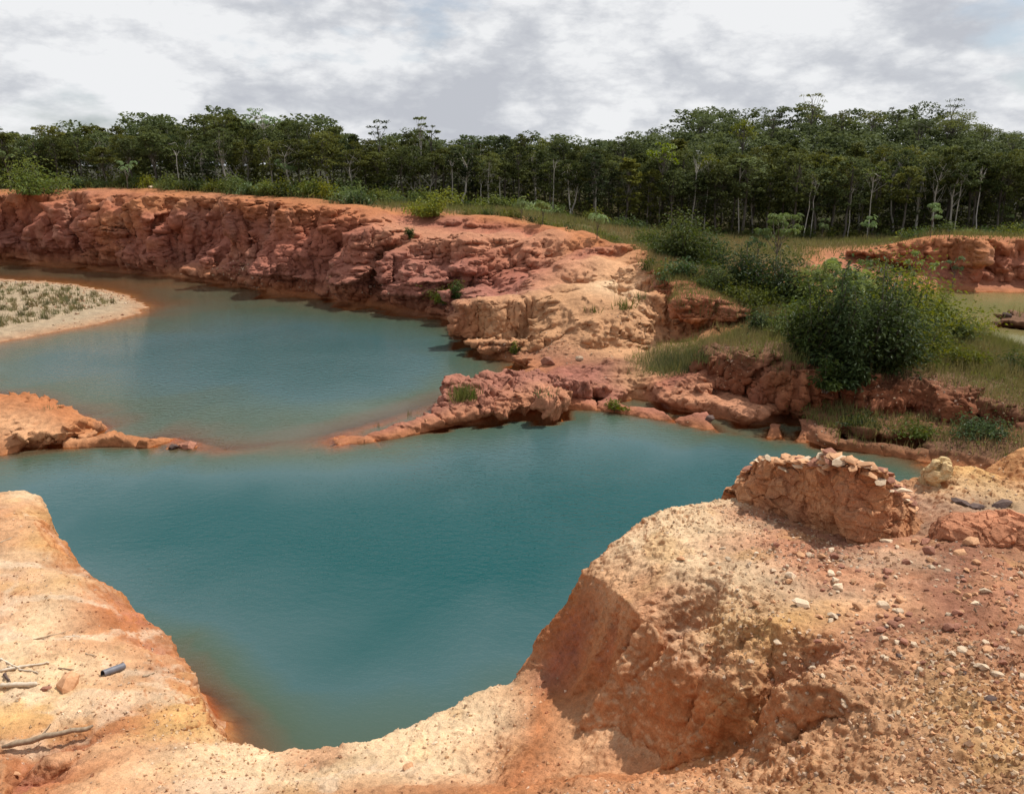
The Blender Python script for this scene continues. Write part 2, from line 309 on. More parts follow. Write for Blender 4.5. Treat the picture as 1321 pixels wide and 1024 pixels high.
# right mound, with redder points painting shade into its steep face
for q in [(668, 888, 8.6, 'K'), (700, 905, 8.2, 'O'), (690, 960, 7.0, 'O'), (655, 1015, 6.2, 'O'), (740, 900, 8.1, 'O'), (790, 885, 7.8, 'O'), (845, 885, 7.0, 'O'), (900, 930, 6.2, 'O'), (970, 955, 5.65, 'O'), (862, 868, 7.05, 'R'), (905, 903, 6.3, 'R'), (985, 938, 5.75, 'R'), (1050, 962, 5.2, 'O'), (825, 835, 7.55, 'R'),
          (715, 870, 8.7, 'R'), (750, 830, 8.7, 'R'), (790, 835, 8.0, 'R'), (840, 855, 7.12, 'O'), (740, 790, 9.05, 'R'), (800, 798, 8.08, 'O'),
          (750, 1000, 6.3, 'K'), (850, 1000, 5.95, 'O'), (950, 1010, 5.13, 'K'), (800, 940, 6.8, 'K'), (750, 945, 7.1, 'K'), (1050, 1010, 4.54, 'T'), (1150, 1024, 4.07, 'K'), (1250, 1024, 3.87, 'T'), (1321, 1024, 3.7, 'T'),
          (870, 980, 6.1, 'K'), (1040, 975, 5.2, 'O'),
          (1000, 800, 6.3, 'Y'), (930, 800, 6.75, 'Y'), (950, 740, 7.5, 'C'), (880, 730, 8.2, 'C'), (860, 700, 9.0, 'C'), (1000, 700, 8.35, 'P'), (920, 680, 9.3, 'C'), (1060, 740, 7.3, 'P'), (1120, 780, 6.55, 'K'), (1200, 750, 6.9, 'W'), (1321, 760, 6.5, 'P'),
          (1250, 700, 8.0, 'W'), (1100, 720, 7.9, 'W'), (1180, 700, 8.2, 'P'), (1200, 850, 5.4, 'T'), (1321, 850, 5.1, 'P'), (1050, 870, 5.4, 'K'), (1321, 950, 4.25, 'Y'), (1200, 950, 4.42, 'T'), (1120, 910, 5.06, 'K'),
          (1230, 655, 9.3, 'W'), (1321, 670, 9.0, 'D'), (1270, 650, 9.5, 'D'), (1240, 625, 10.0, 'Y'), (1290, 630, 9.9, 'Y'), (1330, 625, 9.9, 'Y'), (1450, 800, 6.5, 'T'), (1450, 650, 9, 'Y'), (960, 665, 9.9, 'P'), (1030, 680, 9.3, 'W'), (1150, 690, 9.2, 'W'), (1080, 760, 6.95, 'W'), (1160, 800, 6.15, 'W'), (1240, 800, 6.0, 'W'), (1100, 830, 5.8, 'P'),
          (1600, 700, 9, 'T'), (1500, 950, 4.6, 'T')]:
    add(PR(*q[:3]), q[3])
line([(752, 738, 9.3), (775, 745, 8.9), (800, 765, 8.2), (850, 812, 7.15), (890, 850, 6.5), (925, 873, 6.15), (1000, 905, 5.6), (1100, 955, 4.86)], 'K', step=.25)
# ground under and behind the camera
for p in [(0, 0, 10.35), (0, 1.6, 9.9), (0, 3.0, 8.4), (-1.5, 3.0, 7.9), (1.5, 2.5, 9.2), (3, 1.5, 9.8), (-3, 1.5, 8.8), (-4, 3.5, 6.8), (0, -3, 10.3), (5, 0, 10), (-5, -2, 9.4), (-12, 0, 7), (-30, -10, 7), (14, 0, 9.5), (20, 9, 9),
          (-30, 10, 5), (40, 10, 6), (40, 25, 4), (40, -30, 9), (0, -40, 9.5), (-60, -60, 9), (60, -60, 9), (0, -300, 10), (-300, -200, 10), (300, -200, 10), (-120, 30, 6), (-140, 60, 7), (110, 30, 6),
          (0, -1500, 12), (-1500, -800, 12), (1500, -800, 12), (-1500, 300, 12), (1500, 300, 12), (-100, 20, 5), (-80, 5, 6), (80, 60, 5), (-300, 60, 10), (300, 60, 10)]:
    add(p, 'T' if abs(p[0]) < 60 and abs(p[1]) < 60 else 'G', 0.0)

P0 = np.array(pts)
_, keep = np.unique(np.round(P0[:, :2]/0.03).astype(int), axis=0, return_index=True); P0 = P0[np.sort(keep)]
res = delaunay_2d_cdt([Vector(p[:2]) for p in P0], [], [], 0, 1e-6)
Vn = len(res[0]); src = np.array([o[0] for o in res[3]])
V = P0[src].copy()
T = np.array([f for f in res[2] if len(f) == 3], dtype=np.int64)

# ------------------------------------------------------------------ refine where the picture needs it
cp, sp = math.cos(PITCH), math.sin(PITCH)
def refine(V, T, pxlen, rounds):
    for _ in range(rounds):
        E = np.vstack([T[:, [0, 1]], T[:, [1, 2]], T[:, [2, 0]]]); E.sort(axis=1)
        key = E[:, 0]*(len(V)+1) + E[:, 1]
        u, inv = np.unique(key, return_inverse=True); ea, eb = u // (len(V)+1), u % (len(V)+1)
        m = (V[ea, :3]+V[eb, :3])/2; L = np.linalg.norm(V[ea, :3]-V[eb, :3], axis=1)
        d = m - np.array([0, 0, EYE]); D = np.maximum(np.linalg.norm(d, axis=1), 1.5)
        fwd = d[:, 1]*cp - d[:, 2]*sp; up = d[:, 1]*sp + d[:, 2]*cp
        fw = np.maximum(fwd, .3); ox = np.abs(d[:, 0])/fw/0.662; oy = np.abs(up)/fw/0.513
        off = (fwd < .5) | (ox > 1.08) | (oy > 1.06)
        lim = D*pxlen/774.0
        Rh = np.hypot(m[:, 0], m[:, 1]); hid = (Rh > 12.5) & (Rh < 19) & (m[:, 2] < 3.5)          # slopes below the near rims
        lim = np.where(off | hid, np.maximum(lim*(4 + 6*(fwd < -2)), .12), lim); lim = np.where((D > 118) & ((V[ea, 6]+V[eb, 6] > .9) | (D > 165) | (m[:, 1] > 112)), lim*6, lim)
        lim = np.where(m[:, 2] < -0.7, np.maximum(lim*6, .3), lim)
        lim = np.where(Rh < 20, lim*1.28, lim)
        gr = (V[ea, 6]+V[eb, 6])/2 > .45; lim = np.where(gr & (D > 24), lim*1.8, lim)
        mark = L > lim
        if not mark.any(): break
        idx = np.full(len(u), -1); idx[mark] = len(V) + np.arange(mark.sum())
        V = np.vstack([V, (V[ea[mark]] + V[eb[mark]])/2])
        n = len(T); a, b, c = T.T; ab, bc, ca = idx[inv[:n]], idx[inv[n:2*n]], idx[inv[2*n:]]
        o = [T[(ab < 0) & (bc < 0) & (ca < 0)]]
        q = (ab >= 0) & (bc >= 0) & (ca >= 0)
        for tri in ((a, ab, ca), (ab, b, bc), (ca, bc, c), (ab, bc, ca)): o.append(np.stack(tri, 1)[q])
        for (x, y, z, xy, yz, zx) in ((a, b, c, ab, bc, ca), (b, c, a, bc, ca, ab), (c, a, b, ca, ab, bc)):
            q = (xy >= 0) & (yz < 0) & (zx < 0)
            for tri in ((x, xy, z), (xy, y, z)): o.append(np.stack(tri, 1)[q])
            q = (xy >= 0) & (yz >= 0) & (zx < 0)
            for tri in ((x, xy, z), (xy, yz, z), (xy, y, yz)): o.append(np.stack(tri, 1)[q])
        T = np.vstack(o)
    return V, T
def smooth(V, T, it, f=0.5):
    E = np.vstack([T[:, [0, 1]], T[:, [1, 2]], T[:, [2, 0]]]); E.sort(axis=1); E = np.unique(E, axis=0)
    deg = np.bincount(E.ravel(), minlength=len(V)).astype(float); deg[deg == 0] = 1
    f = np.where(np.hypot(V[:, 0], V[:, 1]) < 14, f*.45, f)
    for _ in range(it):
        for k in range(2, V.shape[1]):
            s = np.bincount(E[:, 0], V[E[:, 1], k], len(V)) + np.bincount(E[:, 1], V[E[:, 0], k], len(V))
            V[:, k] += f*(s/deg - V[:, k])
    return V
def normals(V, T):
    n = np.cross(V[T[:, 1], :3]-V[T[:, 0], :3], V[T[:, 2], :3]-V[T[:, 0], :3])
    N_ = np.stack([np.bincount(T.ravel(), np.repeat(n[:, k], 3), len(V)) for k in range(3)], 1)
    return N_/np.maximum(np.linalg.norm(N_, axis=1), 1e-12)[:, None]

V, T = refine(V, T, 14, 12); V = smooth(V, T, 2, .45)
V, T = refine(V, T, 7, 6); V = smooth(V, T, 2, .5)
# large forms
def displace(V, T, stage):
    n = normals(V, T); p = V[:, :3].copy(); R = np.hypot(p[:, 0], p[:, 1])
    near = np.clip((27-R)/3, 0, 1); steep = np.clip((0.93-n[:, 2])/0.35, 0, 1)
    dry = np.clip((p[:, 2]-0.05)/np.where(R > 46, .45, .8), 0, 1); farm = np.clip((180-R)/20, 0, 1)
    grass = np.clip(V[:, 6], 0, 1)
    s = np.where(R < 20, 1.0, np.clip(R/22, 1, 4))
    if stage == 0:
        # gullies and buttresses down the far faces
        q = p*np.array([.16, .16, .035]); g1 = ridged(q, 3, 3)
        q = p*np.array([.5, .5, .03]); g2 = ridged(q, 3, 9)
        q = p*0.28; g3 = fbm(q, 3, 5); g4 = ridged(p*np.array([.27, .27, .025]), 2, 15)
        a = steep*dry*(1-near)*farm*np.clip(R/70, .45, 1)
        hn = n.copy(); hn[:, 2] *= .25
        V[:, :3] += hn*(a*(4.2*(g1-.1) + 2.2*g2 + 0.45*g3 + 3.4*(g4-.15)))[:, None]
        V[:, 2] += (1-steep)*dry*(1-near)*farm*.22*fbm(p*.35, 3, 8)*(1-.5*grass)
        spur = np.clip(1-np.abs((p[:, 0]-5.5)/10.5)**4, 0, 1)*np.clip((R-46)/3, 0, 1)*np.clip((74-R)/6, 0, 1)*np.clip((p[:, 2]-.6)/1.2, 0, 1)*np.clip(1.2-grass*2, 0, 1)
        sq = p[:, :3]*np.array([.20, .20, .05]); sq = sq + .25*np.stack([vnoise(p*.22, 141), vnoise(p*.22, 142), 0*R], 1); st_ = np.clip(ridged(sq, 2, 143)*1.6, -1, 1); tr_ = np.tanh(4*vnoise(p*np.array([.30, .30, .1]), 144))
        V[:, 2] += spur*(.95*(st_-.25) + .40*tr_)

        # near: broad lumps and runnels
        r1 = ridged(p*np.array([1.1, 1.1, .45]), 3, 21); r2 = fbm(p*.9, 3, 23)
        V[:, :3] += n*(near*dry*(.07*steep*r1 + .035*r2))[:, None]
    if stage == 1:
        nn = np.where((near*dry) > 0)[0]; f1, cr_ = worley(p[nn]*4.2, 5); f2, cr2 = worley(p[nn]*9.0, 6); blk = np.zeros(len(p))
        ang = np.clip(.35 + .9*vnoise(p[nn]*.55, 58), .12, 1)
        blk[nn] = ang*(.045*np.clip(.62-f1, 0, 1)*(cr_ > .35)*(.5+cr_) + .035*np.clip(.62-f2, 0, 1)*(cr2 > .4)*(.5+cr2))
        V[:, :3] += n*(near*dry*blk)[:, None]
        wp = p + .35*np.stack([vnoise(p*.5, 131), vnoise(p*.5, 132), vnoise(p*.5, 133)], 1)
        g = ridged(wp*np.array([.85, .85, .07]), 4, 31); b = fbm(p*1.0, 4, 33)
        a = dry*(1-near)*farm*(1-.6*grass)
        ff = np.where((near < .9) & (R < 185) & (dry > 0) & (grass < .6))[0]; fc, ci = worley(wp[ff]*np.array([.75, .75, .30]), 35); fc2, ci2 = worley(wp[ff]*np.array([1.9, 1.9, 1.0]), 36); cell = np.zeros(len(p))
        cell[ff] = .14*(ci-.5)*steep[ff] + (.02+.05*steep[ff])*(ci2-.5)
        ci2a = np.full(len(p), .5); ci2a[ff] = ci2; cia = np.full(len(p), .5); cia[ff] = ci
        mid = (R > 30) & (R < 47) & (p[:, 0] > -9) & (p[:, 2] < 2.4) & (p[:, 2] > .12) & (grass < .35); mid = mid*np.clip((p[:, 2]-.1)/.4, 0, 1)
        hn = n.copy(); hn[:, 2] *= np.where(R > 44, .15, 1)
        V[:, :3] += hn*(a*(1.0*steep*g + (.08+.04*steep)*b + cell + .13*(1-steep)*g + mid*(.07*(ci2a-.5) + .24*g + .04*(cia-.5))))[:, None]*np.clip(R/45, .75, 1)[:, None]
        V[:, 2] += np.clip(1-np.abs(V[:, 2]), 0, 1)*(1-near)*farm*.13*fbm(p*2.3, 3, 37)
        # near: clods
        clod = np.maximum(0, vnoise(p*5.2, 41))**1.5; clod2 = np.maximum(0, vnoise(p*11, 43))**1.3; cr = ridged(p*np.array([3.5, 3.5, 2.0]), 3, 45)
        rub = .5+.5*np.clip(vnoise(p*.7, 47)*2, -1, 1)
        V[:, :3] += n*(near*dry*(.044*fbm(p*3, 4, 49) + .018*clod*(.35+rub) + .016*clod2*(.3+rub) + .030*steep*cr))[:, None]
    if stage == 2:
        k = near*dry; nn = np.where(k > 0)[0]; f1, c1 = worley(p[nn]*13, 61); f2, c2 = worley(p[nn]*26, 62); k1 = np.zeros(len(p)); rb = np.clip(.45+.9*vnoise(p[nn]*.9, 63), .15, 1.1)
        k1[nn] = rb*(.034*(c1-.5)*np.clip(1.3-f1*1.2, 0, 1) + .020*(c2-.5)); V[:, :3] += n*(k*k1)[:, None]
        V[:, :3] += n*(k*(.014*vnoise(p*23, 51) + .016*np.maximum(0, vnoise(p*17, 52))**1.2 + .010*vnoise(p*41, 53)))[:, None]
        wq2 = p + .25*np.stack([vnoise(p*1.2, 151), vnoise(p*1.2, 152), 0*R], 1)
        a = dry*(1-near)*farm*(1-.6*grass)*np.clip(R/50, .5, 1)
        V[:, :3] += n*(a*((.09*ridged(p*1.9, 2, 55)*(.3+.7*steep) + .20*steep*ridged(wq2*np.array([1.9, 1.9, .09]), 2, 59)) + .06*vnoise(p*4.5, 57)*(R < 48)))[:, None]
    return V
V = displace(V, T, 0)
V, T = refine(V, T, 4.4, 5); V = displace(V, T, 1)
V, T = refine(V, T, 2.5, 4); V = displace(V, T, 2)

tick('refined')
for _a, _b in () or ((0,12),(12,19),(19,30),(30,50),(50,80),(80,118),(118,9999)):
    _c = V[T[:,0]]; _r = np.hypot(_c[:,0],_c[:,1]); _m=(_r>=_a)&(_r<_b); print('TICK count', _a, _b, _m.sum(), (_m&(_c[:,2]<-.7)).sum(), (_m&(_c[:,6]>.45)).sum(), (_m&(np.abs(_c[:,0])>.7*_c[:,1])).sum())
# soil colour variation: seams, streaks, patches, and shade painted on steep near faces
p = V[:, :3]; R = np.hypot(p[:, 0], p[:, 1]); nrm = normals(V, T)
c = V[:, 3:6].copy(); near = np.clip((27-R)/3, 0, 1)[:, None]; far = 1-near
steep = np.clip((0.9-nrm[:, 2])/0.35, 0, 1)[:, None]
red = np.clip((c[:, 0]/(c[:, 1]+1e-3)-2.1)/1.0, 0, 1)[:, None]
def blend(c, col, m): return c*(1-m) + np.array(col)*m
m = np.clip(fbm(p*np.array([.12, .12, .3]), 3, 61)*3, 0, 1)[:, None]*far*red; c = blend(c, (.27, .125, .098), m*.75)
m = np.clip(fbm(p*np.array([.09, .09, .22]), 3, 63)*3.2-.3, 0, 1)[:, None]*far*red; c = blend(c, (.44, .20, .085), m*.75)
m = np.clip(fbm(p*np.array([.7, .7, .09]), 3, 65)*3.4-.4, 0, 1)[:, None]*far*steep*red; c = blend(c, (.46, .27, .19), m*.55)
m = np.clip(fbm(p*np.array([.8, .8, .15]), 3, 67)*3.2-.6, 0, 1)[:, None]*far*red; c = blend(c, (.17, .055, .035), m*.6)
m = np.clip(fbm(p*.55, 4, 69)*3-.2, 0, 1)[:, None]*near*(1-.8*steep); c = blend(c, (.63, .45, .29), m*.38)
m = np.clip(fbm(p*.8, 4, 71)*3-.3, 0, 1)[:, None]*near; c = blend(c, (.40, .16, .075), m*.55)
m = np.clip(fbm(p*1.5, 3, 73)*3-.8, 0, 1)[:, None]*near; c = blend(c, (.50, .29, .11), m*.4)
m = np.clip((ridged(p*np.array([.55, .8, .8]), 3, 81)-.52)*6, 0, 1)[:, None]*near*np.clip((-.8-p[:, :1])*2, 0, 1); c = blend(c, (.62, .47, .33), m*.55)
m = (steep*near)*np.clip(.6+fbm(p*.6, 2, 75), 0, 1)[:, None]; c = blend(c, (.38, .145, .055), m*.9)  # deeper orange on steep near faces paints in their shade
c *= (1 + .16*fbm(p*.9, 3, 77) + .12*vnoise(p*4, 79))[:, None]
wet = np.clip(1-(p[:, 2]-.02)/.28, 0, 1)[:, None]*(p[:, 2] > -.05)[:, None]; c = blend(c, (.34, .135, .055), wet*.45*(R > 24)[:, None])
V[:, 3:6] = c

# ------------------------------------------------------------------ materials
def new_mat(name):
    m = bpy.data.materials.new(name); m.use_nodes = True
    nt = m.node_tree; b = nt.nodes['Principled BSDF']; b.inputs['Roughness'].default_value = .9
    if 'Specular IOR Level' in b.inputs: b.inputs['Specular IOR Level'].default_value = .25
    return m, nt, b
def soil_mat():
    m, nt, b = new_mat('soil')
    a = N(nt, 'ShaderNodeAttribute', attribute_name='soil'); tc = N(nt, 'ShaderNodeNewGeometry')
    n1 = N(nt, 'ShaderNodeTexNoise', i_Scale=9.0, i_Detail=8.0, i_Roughness=.65); nt.links.new(tc.outputs['Position'], n1.inputs['Vector'])
    n2 = N(nt, 'ShaderNodeTexNoise', i_Scale=55.0, i_Detail=5.0, i_Roughness=.6); nt.links.new(tc.outputs['Position'], n2.inputs['Vector'])
    n3 = N(nt, 'ShaderNodeTexNoise', i_Scale=1.6, i_Detail=10.0, i_Roughness=.7); nt.links.new(tc.outputs['Position'], n3.inputs['Vector'])
    v = N(nt, 'ShaderNodeTexVoronoi', i_Scale=26.0); nt.links.new(tc.outputs['Position'], v.inputs['Vector'])
    r1 = ramp(nt, [(.25, .74), (.5, 1.0), (.72, 1.2)], n1.outputs[0]); r2 = ramp(nt, [(.3, .80), (.7, 1.18)], n2.outputs[0]); r3 = ramp(nt, [(.3, .80), (.7, 1.2)], n3.outputs[0])
    cc = mixc(nt, 1.0, a.outputs['Color'], r1.outputs[0], 'MULTIPLY'); cc = mixc(nt, 1.0, cc, r2.outputs[0], 'MULTIPLY'); cc = mixc(nt, 1.0, cc, r3.outputs[0], 'MULTIPLY')
    # pale grit and darker crumbs
    rv = ramp(nt, [(.05, 1), (.2, 0)], v.outputs['Distance']); sepv = N(nt, 'ShaderNodeSeparateColor'); nt.links.new(v.outputs['Color'], sepv.inputs[0])
    gm = math_n(nt, 'MULTIPLY', rv.outputs[0], math_n(nt, 'GREATER_THAN', sepv.outputs[0], .72))
    cc = mixc(nt, math_n(nt, 'MULTIPLY', gm, .35), cc, (.62, .46, .32))
    nt.links.new(cc, b.inputs['Base Color']); b.inputs['Roughness'].default_value = .95; b.inputs['Specular IOR Level'].default_value = .12
    bp = N(nt, 'ShaderNodeBump', i_Strength=.55, i_Distance=.05); nt.links.new(n1.outputs[0], bp.inputs['Height'])
    bp2 = N(nt, 'ShaderNodeBump', i_Strength=.5, i_Distance=.012); nt.links.new(n2.outputs[0], bp2.inputs['Height']); nt.links.new(bp.outputs[0], bp2.inputs['Normal'])
    bp3 = N(nt, 'ShaderNodeBump', i_Strength=.45, i_Distance=.25); nt.links.new(n3.outputs[0], bp3.inputs['Height']); nt.links.new(bp2.outputs[0], bp3.inputs['Normal'])
    nt.links.new(bp3.outputs[0], b.inputs['Normal'])
    return m
SOIL = soil_mat()

def leaf_mat(name, c1, c2, trans=.35, rough=.5, spec=.35, ow=.45):
    m, nt, b = new_mat(name)
    oi = N(nt, 'ShaderNodeObjectInfo'); a = N(nt, 'ShaderNodeAttribute', attribute_name='tint')
    f = math_n(nt, 'ADD', math_n(nt, 'MULTIPLY', oi.outputs['Random'], ow), math_n(nt, 'MULTIPLY', a.outputs['Fac'], .6))
    cc = mixc(nt, f, c1, c2)
    hv = N(nt, 'ShaderNodeHueSaturation'); nt.links.new(cc, hv.inputs['Color']); r2_ = math_n(nt, 'FRACT', math_n(nt, 'MULTIPLY', oi.outputs['Random'], 17.31))
    nt.links.new(math_n(nt, 'MULTIPLY_ADD', r2_, .055, .462), hv.inputs['Hue']); r3_ = math_n(nt, 'FRACT', math_n(nt, 'MULTIPLY', oi.outputs['Random'], 53.7)); nt.links.new(math_n(nt, 'MULTIPLY_ADD', r3_, .75, .68), hv.inputs['Value']); nt.links.new(math_n(nt, 'MULTIPLY_ADD', r2_, -.3, 1.12), hv.inputs['Saturation']); cc = hv.outputs[0]
    nt.links.new(cc, b.inputs['Base Color']); b.inputs['Roughness'].default_value = rough; b.inputs['Specular IOR Level'].default_value = spec
    t = N(nt, 'ShaderNodeBsdfTranslucent'); hs = N(nt, 'ShaderNodeHueSaturation', i_Saturation=1.15, i_Value=1.5, i_Hue=.485); nt.links.new(cc, hs.inputs['Color']); nt.links.new(hs.outputs[0], t.inputs[0])
    mx = N(nt, 'ShaderNodeMixShader', i_0=trans); nt.links.new(b.outputs[0], mx.inputs[1]); nt.links.new(t.outputs[0], mx.inputs[2])
    nt.links.new(mx.outputs[0], nt.nodes['Material Output'].inputs[0])
    return m
LEAF_F = leaf_mat('forest_leaf', (.021, .036, .012), (.098, .118, .036), .25, .7, .06, .75)
LEAF_BRIGHT = leaf_mat('bright_leaf', (.11, .20, .025), (.20, .30, .05), .35)
LEAF_BUSH = leaf_mat('bush_leaf', (.036, .068, .014), (.150, .180, .038), .32, .6, .15)
LEAF_DARK = leaf_mat('dark_leaf', (.018, .040, .010), (.070, .105, .024), .28, .55, .15)
LEAF_SILVER = leaf_mat('silver_leaf', (.070, .125, .036), (.19, .26, .10), .3, .55, .25)
LEAF_GRASS = leaf_mat('grass_blade', (.050, .085, .022), (.19, .165, .075), .3, .7, .2)
LEAF_DRY = leaf_mat('dry_leaf', (.15, .09, .045), (.24, .15, .07), .2, .7, .2)
def plain_mat(name, c1, c2, scale=8., rough=.85, bump=.3, dist=.02, stretch=(1, 1, 1), spec=.25):
    m, nt, b = new_mat(name)
    tc = N(nt, 'ShaderNodeTexCoord'); mp = N(nt, 'ShaderNodeMapping'); mp.inputs['Scale'].default_value = stretch; nt.links.new(tc.outputs['Object'], mp.inputs[0])
    oi = N(nt, 'ShaderNodeObjectInfo'); nt.links.new(math_n(nt, 'MULTIPLY', oi.outputs['Random'], 37.), mp.inputs['Location'])
    n = N(nt, 'ShaderNodeTexNoise', i_Scale=scale, i_Detail=8., i_Roughness=.65); nt.links.new(mp.outputs[0], n.inputs['Vector'])
    f = ramp(nt, [(.3, 0.), (.7, 1.)], n.outputs[0]); cc = mixc(nt, f.outputs[0], c1, c2)
    hv = N(nt, 'ShaderNodeHueSaturation'); nt.links.new(cc, hv.inputs['Color']); nt.links.new(math_n(nt, 'MULTIPLY_ADD', oi.outputs['Random'], .45, .78), hv.inputs['Value'])
    nt.links.new(hv.outputs[0], b.inputs['Base Color']); b.inputs['Roughness'].default_value = rough; b.inputs['Specular IOR Level'].default_value = spec
    bp = N(nt, 'ShaderNodeBump', i_Strength=bump, i_Distance=dist); nt.links.new(n.outputs[0], bp.inputs['Height']); nt.links.new(bp.outputs[0], b.inputs['Normal'])
    return m
BARK_PALE = plain_mat('pale_bark', (.30, .27, .22), (.48, .45, .40), 3., .9, .3, .03, (1, 1, .3))
BARK_GREY = plain_mat('grey_bark', (.06, .05, .042), (.15, .13, .105), 3., .9, .3, .03, (1, 1, .3))
BARK_DEAD = plain_mat('bleached_wood', (.30, .275, .24), (.50, .47, .42), 3., .9, .3, .02, (1, 1, .3))
STONE_PALE = plain_mat('pale_stone', (.46, .33, .21), (.64, .50, .36), 9., .9, .5, .02)
STONE_ORANGE = plain_mat('orange_stone', (.40, .20, .10), (.56, .32, .175), 9., .9, .5, .02)
STONE_RED = plain_mat('red_stone', (.21, .085, .055), (.38, .18, .115), 9., .9, .5, .02)
STONE_DARK = plain_mat('dark_stone', (.06, .04, .035), (.13, .085, .07), 9., .9, .5, .02)
WOOD = plain_mat('weathered_wood', (.20, .135, .085), (.42, .32, .22), 14., .9, .6, .01, (1, .15, 1))
WOOD_PALE = plain_mat('bleached_stick', (.45, .36, .26), (.62, .53, .42), 14., .9, .5, .01, (1, .15, 1))
PIPE = plain_mat('grey_plastic', (.085, .085, .10), (.13, .13, .15), 10., .5, .1, .005, (1, 1, 1), .5)
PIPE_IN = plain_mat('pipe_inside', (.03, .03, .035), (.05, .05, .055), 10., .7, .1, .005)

# ------------------------------------------------------------------ ground pieces
cen = V[T].mean(axis=1)
def in_poly(x, y, poly):
    r = np.zeros(len(x), bool); j = len(poly)-1
    for i in range(len(poly)):
        xi, yi = poly[i]; xj, yj = poly[j]
        r ^= ((yi > y) != (yj > y)) & (x < (xj-xi)*(y-yi)/(yj-yi+1e-12)+xi); j = i
    return r
def wpoly(l): return [PZ(x, y, 0)[:2] for x, y in l]
X, Y = cen[:, 0], cen[:, 1]; RR = np.hypot(X, Y)
reg = np.zeros(len(T), int)                                        # 0 ground
reg[cen[:, 2] < -0.02] = 6
is_near = RR < 24
bar_p = wpoly([(-450, 335), (0, 352), (120, 362), (205, 385), (215, 405), (120, 432), (0, 455), (-450, 530)])
pen_p = wpoly([(-330, 440), (-100, 488), (0, 500), (120, 535), (265, 566), (268, 590), (150, 584), (0, 600), (-330, 690)])
spit_p = wpoly([(422, 560), (500, 536), (600, 505), (680, 482), (740, 500), (740, 560), (600, 560), (500, 590), (422, 585)])
land = cen[:, 2] >= -0.02
reg[land & in_poly(X, Y, bar_p)] = 1; reg[land & in_poly(X, Y, pen_p)] = 2; reg[land & in_poly(X, Y, spit_p)] = 3
az = X/np.maximum(Y, 1)
cliff = land & (RR > 44) & (RR < 175) & (az < 0.06) & (reg == 0) & (cen[:, 6] < .45); reg[cliff] = 4
reg[is_near & land & (reg == 0) & (Y > 0)] = 5
for k, nm in enumerate(['ground', 'sandbar', 'peninsula', 'spit', 'cliff', 'foreground_bank', 'lakebed']):
    t = T[reg == k]
    if not len(t): continue
    u, inv = np.unique(t, return_inverse=True)
    me = mesh_np(nm, V[u, :3], inv.reshape(-1, 3), SOIL, smooth=True)
    attr(me, 'soil', np.clip(V[u, 3:6], .01, .9), 'FLOAT_COLOR')
    obj(nm, me, kind='structure')
print('terrain tris', len(T))
tick('meshes')
# ray target for placing things
BV = BVHTree.FromPolygons([tuple(x) for x in V[:, :3].tolist()], T.tolist())
def hit(px, py):
    r = BV.ray_cast(Vector((0, 0, EYE)), ray(px, py).normalized(), 2000)
    return r[0] if r[0] is not None else Vector(PZ(px, py, 0))
def down(x, y):
    r = BV.ray_cast(Vector((x, y, 200)), Vector((0, 0, -1)), 400)
    return (r[0].z, r[1]) if r[0] is not None else (0., Vector((0, 0, 1)))
def px_size(p): return (Vector(p)-Vector((0, 0, EYE))).length/FPX      # metres per photo pixel there

tick('bvh')
